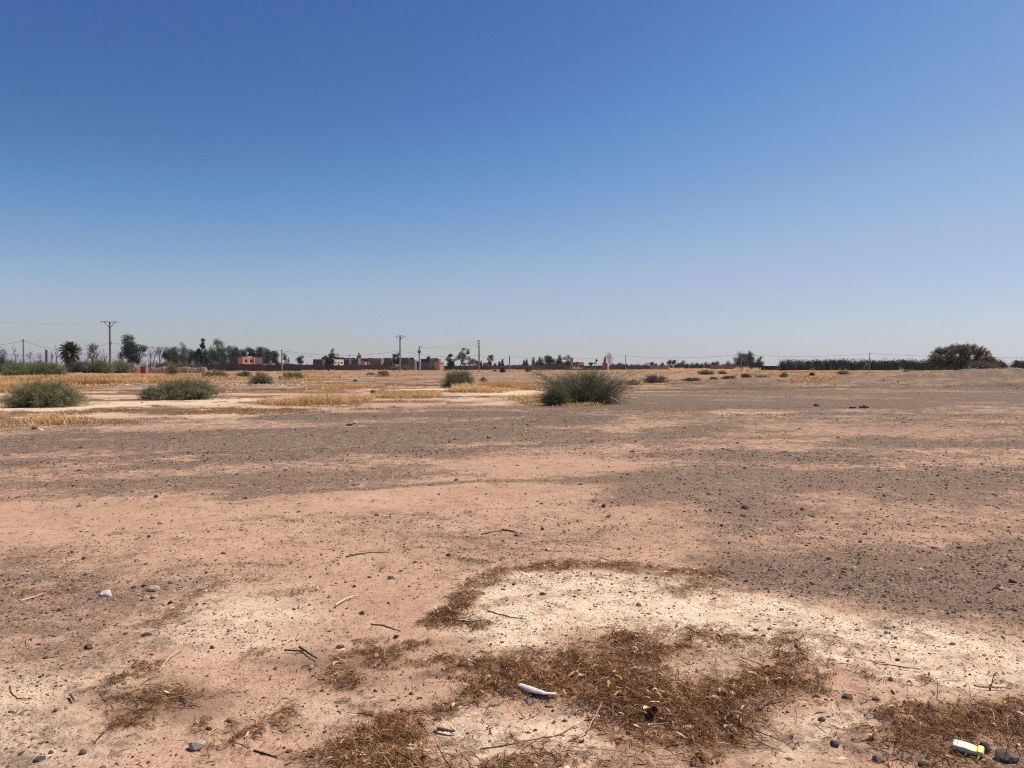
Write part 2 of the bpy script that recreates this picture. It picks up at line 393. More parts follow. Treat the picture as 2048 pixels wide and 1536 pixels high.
# ------------------------------------------------------------------ materials
class N:
    def __init__(s, name):
        s.m = bpy.data.materials.new(name); s.m.use_nodes = True
        s.t = s.m.node_tree; s.t.nodes.clear()
        s.out = s.t.nodes.new('ShaderNodeOutputMaterial')
    def n(s, kind, props=None, **ins):
        nd = s.t.nodes.new(kind)
        for k, v in (props or {}).items(): setattr(nd, k, v)
        for k, v in ins.items():
            key = k.replace('_', ' ')
            if key.startswith('i') and key[1:].isdigit(): key = int(key[1:])
            s.set(nd.inputs[key], v)
        return nd
    def set(s, sock, v):
        if isinstance(v, bpy.types.NodeSocket): s.t.links.new(v, sock)
        elif isinstance(v, (tuple, list)) and len(v) == 3 and sock.type == 'RGBA': sock.default_value = (*v, 1)
        else: sock.default_value = v
    def pos(s): return s.n('ShaderNodeNewGeometry').outputs['Position']
    def obj(s): return s.n('ShaderNodeTexCoord').outputs['Object']
    def attr(s, name): return s.n('ShaderNodeAttribute', {'attribute_name': name}).outputs['Fac']
    def noise(s, vec, scale, detail=4, rough=0.55, dist=0.0):
        return s.n('ShaderNodeTexNoise', None, Vector=vec, Scale=scale, Detail=detail, Roughness=rough, Distortion=dist).outputs['Fac']
    def ramp(s, fac, stops):
        r = s.n('ShaderNodeValToRGB', None, Fac=fac)
        e = r.color_ramp.elements
        while len(e) < len(stops): e.new(0.5)
        for i, (p, c) in enumerate(stops):
            e[i].position = p
            e[i].color = (c, c, c, 1) if np.isscalar(c) else (*c, 1)
        return r.outputs['Color']
    def mr(s, v, a, b, c=0.0, d=1.0):
        return s.n('ShaderNodeMapRange', None, Value=v, From_Min=a, From_Max=b, To_Min=c, To_Max=d).outputs[0]
    def math(s, op, a, b=0.0):
        return s.n('ShaderNodeMath', {'operation': op}, i0=a, i1=b).outputs[0]
    def mix(s, fac, a, b, mode='MIX'):
        nd = s.t.nodes.new('ShaderNodeMix'); nd.data_type = 'RGBA'; nd.blend_type = mode
        s.set(nd.inputs[0], fac); s.set(nd.inputs[6], a); s.set(nd.inputs[7], b)
        return nd.outputs[2]
    def bump(s, h, strength, dist):
        return s.n('ShaderNodeBump', None, Height=h, Strength=strength, Distance=dist).outputs[0]
    def bsdf(s, color, rough=0.9, normal=None, metallic=0.0, spec=0.2):
        b = s.n('ShaderNodeBsdfPrincipled', None, Base_Color=color, Roughness=rough, Metallic=metallic)
        b.inputs['Specular IOR Level'].default_value = spec
        if normal is not None: s.set(b.inputs['Normal'], normal)
        s.t.links.new(b.outputs[0], s.out.inputs['Surface'])
        return s.m

def ground_material():
    k = N('desert_ground')
    p = k.pos()
    n1 = k.noise(p, 0.9, 5, 0.6); n2 = k.noise(p, 9.0, 6, 0.65); n3 = k.noise(p, 70.0, 4, 0.6); n4 = k.noise(p, 0.13, 4, 0.6)
    soil = k.mix(k.mr(n1, 0.35, 0.65), (0.465, 0.274, 0.172), (0.555, 0.346, 0.224))
    soil = k.mix(k.mr(n4, 0.42, 0.60, 0, 0.5), soil, (0.425, 0.255, 0.162))
    cream = k.mix(k.mr(n2, 0.35, 0.7), (0.72, 0.51, 0.34), (0.88, 0.68, 0.47))
    cf = k.math('MULTIPLY', k.attr('cream'), k.mr(n1, 0.25, 0.50, 0.80, 1.0))
    col = k.mix(cf, soil, cream)
    # pale dusty scuffs and darker damp-looking skin
    col = k.mix(k.mr(k.noise(p, 3.1, 5, 0.6, 0.6), 0.52, 0.68, 0, 0.35), col, (0.34, 0.205, 0.13))
    col = k.mix(k.mr(n2, 0.56, 0.72, 0, 0.35), col, (0.60, 0.40, 0.29))
    # fine cracks in the crust
    vor = k.n('ShaderNodeTexVoronoi', {'feature': 'DISTANCE_TO_EDGE'}, Vector=k.n('ShaderNodeVectorMath', {'operation': 'ADD'}, i0=p, i1=k.n('ShaderNodeVectorMath', {'operation': 'SCALE'}, i0=k.n('ShaderNodeTexNoise', None, Vector=p, Scale=6.0).outputs['Color'], Scale=0.16).outputs[0]).outputs[0], Scale=5.5).outputs['Distance']
    crack = k.math('MULTIPLY', k.mr(vor, 0.0, 0.014, 1, 0), k.math('MULTIPLY', cf, k.mr(k.noise(p, 1.7, 3), 0.48, 0.62, 0, 0.5)))
    col = k.mix(crack, col, (0.30, 0.18, 0.12))
    # silt
    col = k.mix(k.math('MULTIPLY', k.attr('silt'), 0.9), col, k.mix(n3, (0.19, 0.118, 0.078), (0.235, 0.15, 0.10)))
    # short dead growth
    bf = k.attr('brown')
    bcol = k.ramp(k.noise(p, 2.2, 6, 0.7), [(0.32, (0.12, 0.064, 0.036)), (0.52, (0.225, 0.135, 0.082)), (0.70, (0.33, 0.210, 0.136))])
    bcol = k.mix(k.mr(bf, 0.80, 1.0, 0, 0.65), bcol, (0.17, 0.088, 0.040))
    col = k.mix(k.math('MULTIPLY', bf, k.mr(k.noise(p, 1.1, 5, 0.7), 0.30, 0.55, 0.60, 1.0)), col, bcol)
    gcol = k.ramp(k.noise(p, 1.3, 6, 0.7), [(0.3, (0.32, 0.165, 0.055)), (0.5, (0.46, 0.26, 0.10)), (0.72, (0.58, 0.36, 0.16))])
    col = k.mix(k.math('MULTIPLY', k.attr('grass'), 0.9), col, gcol)
    # gravel: grit between the loose stones, and coarser speckle where the stones are far off
    g = k.attr('gravel')
    gritn = k.noise(p, 55.0, 5, 0.75)
    grit = k.ramp(gritn, [(0.38, (0.045, 0.034, 0.026)), (0.5, (0.135, 0.099, 0.071)), (0.64, (0.31, 0.212, 0.140))])
    thr = k.mr(k.noise(p, 3.6, 10, 0.95), 0.36, 0.64, 1.0, -1.0)
    cov = k.mr(k.math('ADD', g, thr), 0.30, 0.70, 0.0, 0.92)
    far = k.mr(k.n('ShaderNodeVectorMath', {'operation': 'LENGTH'}, i0=p).outputs['Value'], 9.0, 22.0, 0.72, 1.0)
    col = k.mix(k.math('MULTIPLY', cov, far), col, grit)
    spk = k.n('ShaderNodeTexVoronoi', {'feature': 'F1'}, Vector=p, Scale=7.0).outputs
    sp = k.math('MULTIPLY', k.mr(spk['Distance'], 0.22, 0.34, 1, 0), k.mr(k.math('ADD', g, k.mr(spk['Color'], 0, 1, -0.80, 0.45)), 0.0, 0.1, 0, 1))
    sp = k.math('MULTIPLY', sp, k.mr(k.n('ShaderNodeVectorMath', {'operation': 'LENGTH'}, i0=p).outputs['Value'], 7.0, 16.0, 0.0, 0.6))
    col = k.mix(sp, col, k.ramp(spk['Color'], [(0.3, (0.075, 0.055, 0.044)), (0.62, (0.13, 0.095, 0.072)), (0.85, (0.60, 0.42, 0.28))]))
    # under the litter
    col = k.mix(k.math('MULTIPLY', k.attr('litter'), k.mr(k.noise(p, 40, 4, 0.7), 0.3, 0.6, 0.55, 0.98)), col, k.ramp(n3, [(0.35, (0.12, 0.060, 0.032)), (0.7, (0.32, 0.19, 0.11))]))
    # grains
    col = k.mix(0.22, col, k.ramp(n3, [(0.3, 0.25), (0.7, 0.95)]), 'OVERLAY')
    h = k.math('ADD', k.math('MULTIPLY', n2, 0.8), k.math('MULTIPLY', n3, 0.25))
    h = k.math('ADD', h, k.math('MULTIPLY', gritn, k.math('MULTIPLY', g, 0.5)))
    h = k.math('SUBTRACT', h, k.math('MULTIPLY', crack, 0.3))
    return k.bsdf(col, 0.95, k.bump(h, 0.9, 0.034), spec=0.1)

def tint_material(name, stops, rough=0.85, translucent=0.0, noise_scale=None, amt=0.25, spec=0.15, bump=0.0):
    k = N(name)
    c = k.ramp(k.attr('tint'), stops)
    nm = None
    if noise_scale:
        nz = k.noise(k.obj(), noise_scale, 5, 0.65)
        c = k.mix(amt, c, k.ramp(nz, [(0.3, 0.15), (0.7, 1.0)]), 'OVERLAY')
        if bump: nm = k.bump(nz, 0.6, bump)
    m = k.bsdf(c, rough, nm, spec=spec)
    if translucent:
        tr = k.n('ShaderNodeBsdfTranslucent', None, Color=c)
        mx = k.n('ShaderNodeMixShader', None, Fac=translucent, i1=k.t.nodes['Principled BSDF'].outputs[0], i2=tr.outputs[0])
        k.t.links.new(mx.outputs[0], k.out.inputs['Surface'])
    return m

M = {}
M['ground'] = ground_material()
M['stone'] = tint_material('loose_stone', [(0.0, (0.050, 0.040, 0.033)), (0.35, (0.112, 0.089, 0.071)), (0.6, (0.215, 0.148, 0.10)), (0.85, (0.40, 0.26, 0.165)), (0.93, (0.40, 0.34, 0.28)), (1.0, (0.62, 0.55, 0.47))], 0.8, 0, 60.0, 0.35)
M['straw'] = tint_material('dry_straw', [(0.0, (0.07, 0.026, 0.010)), (0.38, (0.19, 0.088, 0.036)), (0.66, (0.38, 0.200, 0.080)), (0.86, (0.68, 0.40, 0.18)), (1.0, (0.92, 0.72, 0.48))], 0.8, 0.15)
M['grass'] = tint_material('golden_grass', [(0.0, (0.32, 0.175, 0.070)), (0.5, (0.60, 0.375, 0.165)), (1.0, (0.80, 0.60, 0.34))], 0.8, 0.25)
M['bush'] = tint_material('bush_leaves', [(0.0, (0.10, 0.105, 0.038)), (0.35, (0.225, 0.240, 0.098)), (0.7, (0.360, 0.370, 0.170)), (0.92, (0.44, 0.40, 0.22)), (1.0, (0.50, 0.36, 0.18))], 0.7, 0.35)
M['greenbush'] = tint_material('green_shrub_leaves', [(0.0, (0.12, 0.17, 0.038)), (0.5, (0.23, 0.31, 0.080)), (1.0, (0.38, 0.45, 0.15))], 0.7, 0.38)
M['deepgreen'] = tint_material('deep_green_leaves', [(0.0, (0.070, 0.090, 0.022)), (0.5, (0.140, 0.165, 0.045)), (1.0, (0.24, 0.25, 0.085))], 0.7, 0.3)
M['drybush'] = tint_material('dry_shrub_leaves', [(0.0, (0.10, 0.062, 0.042)), (0.5, (0.185, 0.135, 0.085)), (1.0, (0.30, 0.235, 0.15))], 0.8, 0.15)
M['euc'] = tint_material('dark_tree_leaves', [(0.0, (0.022, 0.032, 0.017)), (0.5, (0.050, 0.068, 0.036)), (0.9, (0.120, 0.150, 0.090)), (1.0, (0.19, 0.22, 0.15))], 0.7, 0.15, spec=0.08)
M['paletree'] = tint_material('pale_tree_leaves', [(0.0, (0.06, 0.075, 0.045)), (0.5, (0.12, 0.145, 0.09)), (1.0, (0.24, 0.27, 0.18))], 0.7, 0.2, spec=0.08)
M['orchard'] = tint_material('orchard_leaves', [(0.0, (0.020, 0.034, 0.014)), (0.5, (0.040, 0.064, 0.024)), (1.0, (0.11, 0.15, 0.055))], 0.8, 0.05, spec=0.04)
M['cypress'] = tint_material('cypress_leaves', [(0.0, (0.020, 0.030, 0.018)), (0.6, (0.045, 0.062, 0.035)), (1.0, (0.085, 0.105, 0.06))], 0.7, 0.1)
M['acacia'] = tint_material('acacia_leaves', [(0.0, (0.11, 0.10, 0.058)), (0.5, (0.21, 0.195, 0.115)), (1.0, (0.36, 0.34, 0.21))], 0.75, 0.3)
M['palm'] = tint_material('palm_leaves', [(0.0, (0.030, 0.040, 0.018)), (0.5, (0.075, 0.088, 0.036)), (1.0, (0.26, 0.23, 0.11))], 0.5, 0.12, spec=0.4)
M['palmdead'] = tint_material('dead_palm_leaves', [(0.0, (0.05, 0.032, 0.026)), (1.0, (0.17, 0.12, 0.09))], 0.85)
M['bark'] = tint_material('bark', [(0.0, (0.055, 0.042, 0.034)), (0.5, (0.12, 0.094, 0.074)), (1.0, (0.30, 0.25, 0.20))], 0.9, 0, 12.0, 0.35)
M['deadwood'] = tint_material('grey_dead_wood', [(0.0, (0.10, 0.088, 0.085)), (1.0, (0.24, 0.21, 0.195))], 0.9, 0, 30.0, 0.3)
M['stick'] = tint_material('fallen_stick', [(0.0, (0.045, 0.030, 0.020)), (0.5, (0.20, 0.13, 0.08)), (0.8, (0.48, 0.34, 0.20)), (1.0, (0.82, 0.72, 0.58))], 0.8, 0, 90.0, 0.35)

def plain(name, c, rough=0.85, scale=3.0, amt=0.3, spec=0.2, metallic=0.0, c2=None, thr=(0.5, 0.7)):
    k = N(name)
    p = k.obj()
    nz = k.noise(p, scale, 6, 0.7)
    col = k.mix(amt, c, k.ramp(nz, [(0.3, 0.2), (0.7, 0.95)]), 'OVERLAY')
    if c2: col = k.mix(k.mr(k.noise(p, scale * 0.5, 5, 0.7), thr[0], thr[1]), col, c2)
    return k.bsdf(col, rough, metallic=metallic, spec=spec)
M['concrete'] = plain('pole_concrete', (0.30, 0.25, 0.225), 0.8, 1.2, 0.25)
M['steel'] = plain('galvanised_steel', (0.16, 0.155, 0.155), 0.6, 4, 0.2, 0.4, 0.3)
M['cable'] = plain('cable_black', (0.09, 0.09, 0.095), 0.6, 1, 0.1)
M['hollow'] = plain('dark_interior', (0.022, 0.020, 0.020), 0.9, 1, 0.1)
def wallmat(name, c, c2=None, sc_=0.5): return plain(name, c, 0.93, sc_, 0.35, 0.08, c2=c2)
M['clay'] = wallmat('brown_shaded_clay', (0.125, 0.088, 0.080), (0.095, 0.072, 0.070))  # darkened so the colour holds the shade of fronts turned from the sun
M['clay2'] = wallmat('rose_clay_render', (0.235, 0.165, 0.135), (0.175, 0.13, 0.115))
M['redclay'] = wallmat('red_clay_render', (0.42, 0.165, 0.105), (0.33, 0.15, 0.10))
M['brickwall'] = wallmat('dull_brick_wall', (0.175, 0.108, 0.088), (0.15, 0.085, 0.072))
M['pink'] = wallmat('pink_render', (0.60, 0.30, 0.225), (0.50, 0.27, 0.21))
M['cream_wall'] = wallmat('cream_render', (0.76, 0.64, 0.49), (0.64, 0.53, 0.42))
M['grey_wall'] = wallmat('grey_block_wall', (0.22, 0.195, 0.18), (0.15, 0.135, 0.13))
M['dark_wall'] = wallmat('dark_shaded_wall', (0.085, 0.068, 0.068), (0.062, 0.052, 0.055))  # shade of the camera-facing walls is put into this dark colour
M['slate'] = wallmat('dark_sheet_roof', (0.055, 0.055, 0.065))
M['mudbrick'] = wallmat('crumbling_mud_brick', (0.27, 0.155, 0.112), (0.19, 0.112, 0.088), 1.2)
M['redpaint'] = plain('red_gate_paint', (0.52, 0.045, 0.035), 0.6, 1.0, 0.25)
M['white'] = plain('white_paint', (0.78, 0.76, 0.73), 0.6, 2, 0.2)
M['bone'] = plain('bleached_wood', (0.74, 0.62, 0.47), 0.8, 6, 0.3)
M['plastic'] = plain('white_plastic', (0.76, 0.70, 0.60), 0.45, 14, 0.2, 0.4, c2=(0.58, 0.46, 0.36), thr=(0.58, 0.75))
M['rust'] = plain('rusty_metal', (0.16, 0.045, 0.022), 0.8, 60, 0.4, c2=(0.10, 0.035, 0.02))
M['charred'] = plain('charred_wood', (0.030, 0.024, 0.022), 0.85, 60, 0.3)
M['glass_dark'] = plain('dark_glass', (0.03, 0.035, 0.04), 0.15, 2, 0.1, 0.5)
M['tyre'] = plain('black_rubber', (0.02, 0.02, 0.02), 0.8, 3, 0.1)
M['hill'] = plain('bare_hill', (0.23, 0.225, 0.235), 0.95, 0.002, 0.3)
M['rubble'] = tint_material('pale_rubble', [(0.0, (0.16, 0.11, 0.09)), (0.45, (0.38, 0.28, 0.21)), (1.0, (0.72, 0.63, 0.52))], 0.8)

def carton_material():
    k = N('printed_carton')
    o = k.obj()
    s = k.n('ShaderNodeSeparateXYZ', None, Vector=o).outputs
    yel = k.mr(s['X'], 0.008, 0.028, 0, 1)
    col = k.mix(k.math('MULTIPLY', yel, k.mr(s['X'], 0.062, 0.046, 0.35, 1)), (0.78, 0.76, 0.52), (0.84, 0.74, 0.12))
    col = k.mix(k.mr(k.noise(o, 45, 4, 0.6), 0.50, 0.62, 0, 0.75), col, (0.84, 0.82, 0.80))
    col = k.mix(k.mr(k.noise(o, 90, 4, 0.7), 0.60, 0.70, 0, 0.5), col, (0.50, 0.42, 0.26))
    return k.bsdf(col, 0.5, k.bump(k.noise(o, 60, 4), 0.3, 0.002), spec=0.3)
M['carton'] = carton_material()

# ------------------------------------------------------------------ ground sheet
def build_ground():
    # angles: fine inside the view, coarser all round
    a_f = np.radians(np.arange(-43, 43.001, 0.085))
    a_c = np.radians(np.arange(46, 314.1, 3.0))
    ang = np.concatenate([a_f, a_c])
    rows_px = np.concatenate([np.arange(1900, 1536, -8.0), np.arange(1536, 800, -2.3), np.arange(800, 736, -1.0), np.arange(736, 733.2, -0.35)])
    r_f = EYE * F / (rows_px - HOR)
    r = np.concatenate([[0.25, 0.6, 1.0, 1.4, 1.75], r_f, np.geomspace(2200, 9500, 14)])
    A, R = np.meshgrid(ang, r)
    x, y = (R * np.sin(A)).ravel(), (R * np.cos(A)).ravel()
    x = np.concatenate([x, [0.0]]); y = np.concatenate([y, [0.0]])
    z = H(x, y)
    zn = zones(x, y)
    # litter and silt lift the surface a little
    z = z + 0.012 * zn['litter'] * (np.hypot(x, y) < 15)
    na, nr = len(ang), len(r)
    i, j = np.meshgrid(np.arange(nr - 1), np.arange(na), indexing='ij')
    jn = (j + 1) % na
    q = np.stack([i * na + j, i * na + jn, (i + 1) * na + jn, (i + 1) * na + j], -1).reshape(-1, 4)[:, ::-1]
    c = nr * na
    jj = np.arange(na)
    t = np.stack([jj, (jj + 1) % na, np.full(na, c)], 1)
    o = make_mesh('ground', np.stack([x, y, z], 1), [q, t], M['ground'], smooth=True,
                  attrs={k: zn[k] for k in ('gravel', 'cream', 'silt', 'litter', 'grass', 'brown')})
    # quads run outwards with the angle clockwise: make sure normals point up
    if o.data.polygons[1000].normal.z < 0: o.data.flip_normals()
    return tag(o, kind='structure')
build_ground()

def scatter(n, r0, r1, power=1.0, half=40):
    """points in the fan before the camera; power 1 = even per square metre"""
    u = rng.random(n)
    e = power + 1
    r = (r0 ** e + u * (r1 ** e - r0 ** e)) ** (1 / e)
    a = np.radians(rng.uniform(-half, half, n))
    return r * np.sin(a), r * np.cos(a)

# icosahedron
def ico():
    t = (1 + 5 ** 0.5) / 2
    v = np.array([(-1, t, 0), (1, t, 0), (-1, -t, 0), (1, -t, 0), (0, -1, t), (0, 1, t), (0, -1, -t), (0, 1, -t), (t, 0, -1), (t, 0, 1), (-t, 0, -1), (-t, 0, 1)], float)
    f = np.array([(0, 11, 5), (0, 5, 1), (0, 1, 7), (0, 7, 10), (0, 10, 11), (1, 5, 9), (5, 11, 4), (11, 10, 2), (10, 7, 6), (7, 1, 8), (3, 9, 4), (3, 4, 2), (3, 2, 6), (3, 6, 8), (3, 8, 9), (4, 9, 5), (2, 4, 11), (6, 2, 10), (8, 6, 7), (9, 8, 1)])
    return v / np.linalg.norm(v[0]), f
OCT_V = np.array([(1, 0, 0), (-1, 0, 0), (0, 1, 0), (0, -1, 0), (0, 0, 1), (0, 0, -1)], float)
OCT_F = np.array([(0, 2, 4), (2, 1, 4), (1, 3, 4), (3, 0, 4), (2, 0, 5), (1, 2, 5), (3, 1, 5), (0, 3, 5)])

def stones_mesh(x, y, size, base, jitter=0.28, flat=(0.35, 0.75), sink=0.25, rs=None):
    rs = rs or rng
    bv, bf = base
    n, m = len(x), len(bv)
    th = rs.uniform(0, 6.283, n)
    sx = size * rs.uniform(0.85, 1.5, n); sy = size * rs.uniform(0.6, 1.0, n); sz = size * rs.uniform(flat[0], flat[1], n)
    v = bv[None] * (1 + rs.uniform(-jitter, jitter, (n, m, 1)))
    tl = rs.normal(0, 0.35, n)
    v = v * np.stack([sx, sy, sz], 1)[:, None]
    v = np.stack([v[..., 0] * np.cos(tl)[:, None] - v[..., 2] * np.sin(tl)[:, None], v[..., 1], v[..., 0] * np.sin(tl)[:, None] + v[..., 2] * np.cos(tl)[:, None]], -1)
    c, s = np.cos(th)[:, None], np.sin(th)[:, None]
    X = v[..., 0] * c - v[..., 1] * s + x[:, None]
    Y = v[..., 0] * s + v[..., 1] * c + y[:, None]
    Zz = v[..., 2] + (H(x, y) + sz * (1 - 2 * sink) * 0.6)[:, None]
    V = np.stack([X, Y, Zz], -1).reshape(-1, 3)
    Fc = (bf[None] + (np.arange(n) * m)[:, None, None]).reshape(-1, 3)
    return V, Fc

def build_gravel():
    vs, fs, ts, off = [], [], [], 0
    ICO, OCT = ico(), (OCT_V, OCT_F)
    # count, r0, r1, power, median size, spread, base
    sets = [(150000, 2.4, 6.5, 0.8, 0.0026, 0.40, OCT, 1.0), (26000, 2.4, 9.0, 0.7, 0.0050, 0.55, ICO, 1.0), (150000, 5.5, 15.0, 0.6, 0.0052, 0.58, OCT, 1.0),
            (80000, 13.0, 32.0, 0.5, 0.0092, 0.50, OCT, 1.0), (1300, 2.6, 9.0, 0.6, 0.0085, 0.30, ICO, 0.6), (2200, 8.0, 30.0, 0.4, 0.018, 0.35, ICO, 0.8), (90000, 2.4, 8.0, 0.6, 0.0042, 0.5, OCT, 0.0)]
    for cnt, r0, r1, pw, med, spr, base, gw in sets:
        x, y = scatter(cnt, r0, r1, pw)
        zn = zones(x, y)
        clump = smooth(-0.5, 0.5, fbm(x * 2.3, y * 2.3, 3, 121) + 0.6 * fbm(x * 9, y * 9, 2, 123))
        dens = (0.11 if base is OCT else 0.05) + 0.95 * gw * zn['gravel'] ** 1.2 * (0.35 + 0.65 * clump) + 0.05 * zn['cream'] * clump + (1 - gw) * 0.3 * clump + (gw == 0) * 0.25 * smooth(-.2, .7, fbm(x * 1.3, y * 1.3, 3, 127))
        dens = dens * (1 - 0.7 * np.clip(zn['silt'], 0, 1)) * (1 - 0.6 * np.clip(zn['litter'], 0, 1))
        far_pale = smooth(17, 22, np.hypot(x, y)) * (1 - zn['gravel'])
        dens *= 1 - 0.7 * far_pale
        keep = rng.random(cnt) < dens
        x, y = x[keep], y[keep]
        sz = med * np.exp(rng.normal(0, spr, len(x)))
        V, Fc = stones_mesh(x, y, sz, base, sink=0.42 if med > 0.004 else 0.25)
        m = len(base[0])
        t = rng.random(len(x)) ** 1.5
        pale = rng.random(len(x)) < 0.035
        soilish = rng.random(len(x)) < 0.30
        t = np.where(soilish, 0.98, t)
        t = np.where(pale, rng.uniform(0.86, 1.0, len(x)), np.where(soilish, 0.85, t * 0.8))
        vs.append(V); fs.append(Fc + off); ts.append(np.repeat(t, m)); off += len(V)
    o = make_mesh('gravel', np.concatenate(vs), [np.concatenate(fs)], M['stone'], tint=np.concatenate(ts))
    tag(o, 'dark grey and brown pebbles scattered over the sand', 'gravel', kind='stuff')
    print('gravel faces', len(o.data.polygons))
build_gravel()

def ribbons(x, y, z, ang, length, width, curl, lift, nseg=3, pitch=0.0, twist=None):
    """thin bent strips; returns V, quads"""
    n = len(x)
    t = np.linspace(0, 1, nseg + 1)
    a = ang[:, None] + curl[:, None] * (t[None] - 0.5)
    ds = length[:, None] / nseg
    px = np.cumsum(np.cos(a) * ds, 1) - np.cos(a[:, :1]) * ds
    py = np.cumsum(np.sin(a) * ds, 1) - np.sin(a[:, :1]) * ds
    px = px - px[:, nseg // 2 + 0][:, None]; py = py - py[:, nseg // 2][:, None]
    pz = z[:, None] + lift[:, None] * np.sin(t[None] * math.pi) + np.asarray(pitch).reshape(-1, 1) * (t[None] - 0.5) * length[:, None]
    w = width[:, None] * (1 - 0.55 * np.abs(2 * t[None] - 1) ** 2)
    nx, ny = -np.sin(a) * w * 0.5, np.cos(a) * w * 0.5
    nz = (twist if twist is not None else np.zeros(n))[:, None] * w
    L = np.stack([x[:, None] + px + nx, y[:, None] + py + ny, pz + nz], -1)
    Rr = np.stack([x[:, None] + px - nx, y[:, None] + py - ny, pz - nz * 0.3], -1)
    V = np.stack([L, Rr], 2).reshape(-1, 3)
    k = np.arange(nseg)
    q = np.stack([2 * k, 2 * k + 1, 2 * k + 3, 2 * k + 2], 1)
    Q = (q[None] + (np.arange(n) * (nseg + 1) * 2)[:, None, None]).reshape(-1, 4)
    return V, Q, (nseg + 1) * 2

def build_litter():
    vs, fs, ts, off = [], [], [], 0
    def put(V, Q, m, t):
        nonlocal off
        vs.append(V); fs.append(Q + off); ts.append(np.repeat(t, m)); off += len(V)
    # straws lying in the litter
    for cnt, r0, r1, ln, wd in ((330000, 2.4, 4.9, 0.030, 0.0021), (150000, 4.5, 7.5, 0.030, 0.0026)):
        x, y = scatter(cnt, r0, r1, 1.0)
        l = zones(x, y)['litter']
        keep = rng.random(cnt) < np.clip(l, 0, 1.3) * 0.60 + 0.008
        x, y, l = x[keep], y[keep], l[keep]
        n = len(x)
        heap = np.clip(l - 0.3, 0, 1) * (0.5 + 0.5 * fbm(x * 3, y * 3, 2, 140)) 
        z = H(x, y) + 0.013 * l + rng.random(n) * (0.004 + 0.022 * np.clip(heap, 0, 1))
        flow = fbm(x * 0.8, y * 0.8, 2, 150) * 2.5
        ang = flow + rng.normal(0, 0.9, n)
        V, Q, m = ribbons(x, y, z, ang, ln * np.exp(rng.normal(-.1, 0.65, n)) * np.where(rng.random(n) < .045, 3.0, 1.0), wd * rng.uniform(0.5, 1.7, n), rng.normal(0, 0.9, n), rng.random(n) * 0.012, 3, rng.normal(0, 0.16, n), rng.normal(0, 0.5, n))
        put(V, Q, m, np.clip(rng.beta(1.6, 2.4, n) + 0.08 * fbm(x * 5, y * 5, 2, 9), 0, 1))
    # dry leaf flakes
    x, y = scatter(60000, 2.4, 7.0, 1.0)
    l = zones(x, y)['litter']
    keep = rng.random(len(x)) < np.clip(l, 0, 1.2) * 0.16 + 0.0015
    x, y, l = x[keep], y[keep], l[keep]
    n = len(x)
    V, Q, m = ribbons(x, y, H(x, y) + 0.016 * l + 0.004 + rng.random(n) * 0.018 * l, rng.uniform(0, 6.28, n), rng.uniform(0.018, 0.055, n), rng.uniform(0.004, 0.011, n), rng.normal(0, 0.8, n), rng.random(n) * 0.014, 4, rng.normal(0, 0.2, n), rng.normal(0, 0.6, n))
    put(V, Q, m, np.clip(rng.normal(0.72, 0.2, n), 0, 1))
    o = make_mesh('dry_litter', np.concatenate(vs), [np.concatenate(fs)], M['straw'], tint=np.concatenate(ts))
    tag(o, 'brown straw and dry leaf litter lying in drifts on the sand', 'dry litter', kind='stuff')
    print('litter faces', len(o.data.polygons))
    # wiry dead weeds standing in the thick mats
    vs, fs, ts, off = [], [], [], 0
    P1 = [shape([(1000, 1320), (1180, 1270), (1330, 1270), (1330, 1330), (1420, 1380), (1560, 1400), (1520, 1480), (1380, 1490), (1180, 1430), (1020, 1390)]),
          shape([(1770, 1420), (1880, 1390), (1990, 1410), (2048, 1450), (2100, 1520), (1990, 1540), (1860, 1510), (1760, 1480)]),
          shape([(1430, 1370), (1520, 1335), (1590, 1350), (1620, 1390), (1540, 1400)]), shape([(640, 1510), (780, 1440), (830, 1470), (840, 1560), (640, 1560)])]
    x, y = scatter(70000, 2.5, 5.2, 1.0)
    u, v = W(x, y)
    d = np.max([poly(u, v, P) for P in P1], 0) + 0.03 * fbm(u * 20, v * 20, 3, 160)
    keep = rng.random(len(x)) < smooth(-0.02, 0.03, d) * (0.25 + 0.55 * vnoise(x * 5, y * 5, 165))
    x, y = x[keep], y[keep]
    n = len(x)
    ln = rng.uniform(0.03, 0.12, n) * np.where(rng.random(n) < 0.06, 2.0, 1.0)
    ang = rng.uniform(0, 6.28, n)
    nseg = 4
    t = np.linspace(0, 1, nseg + 1)
    el = rng.uniform(0.0, 1.1, n)
    bend = rng.uniform(0.2, 1.6, n)
    hx = ln[:, None] * t[None] * np.cos(el)[:, None]; hz = ln[:, None] * (t[None] * np.sin(el)[:, None] - bend[:, None] * 0.42 * t[None] ** 2)
    wob = rng.normal(0, 1.3, n)[:, None] * t[None] ** 2
    px = x[:, None] + hx * np.cos(ang[:, None] + wob * 0.7); py = y[:, None] + hx * np.sin(ang[:, None] + wob * 0.7)
    g0 = H(x, y)
    pz = np.maximum(g0[:, None] + 0.012 + hz, g0[:, None] + 0.006)
    w = rng.uniform(0.0009, 0.0019, n)[:, None] * (1 - 0.6 * t[None])
    nx, ny = -np.sin(ang)[:, None] * w, np.cos(ang)[:, None] * w
    V = np.stack([np.stack([px + nx, py + ny, pz], -1), np.stack([px - nx, py - ny, pz + w * 0.7], -1)], 2).reshape(-1, 3)
    k = np.arange(nseg)
    q = np.stack([2 * k, 2 * k + 1, 2 * k + 3, 2 * k + 2], 1)
    Q = (q[None] + (np.arange(n) * (nseg + 1) * 2)[:, None, None]).reshape(-1, 4)
    o = make_mesh('dead_weeds', V, [Q], M['straw'], tint=np.repeat(np.clip(rng.beta(1.5, 2.2, n) + 0.04, 0, 1), (nseg + 1) * 2))
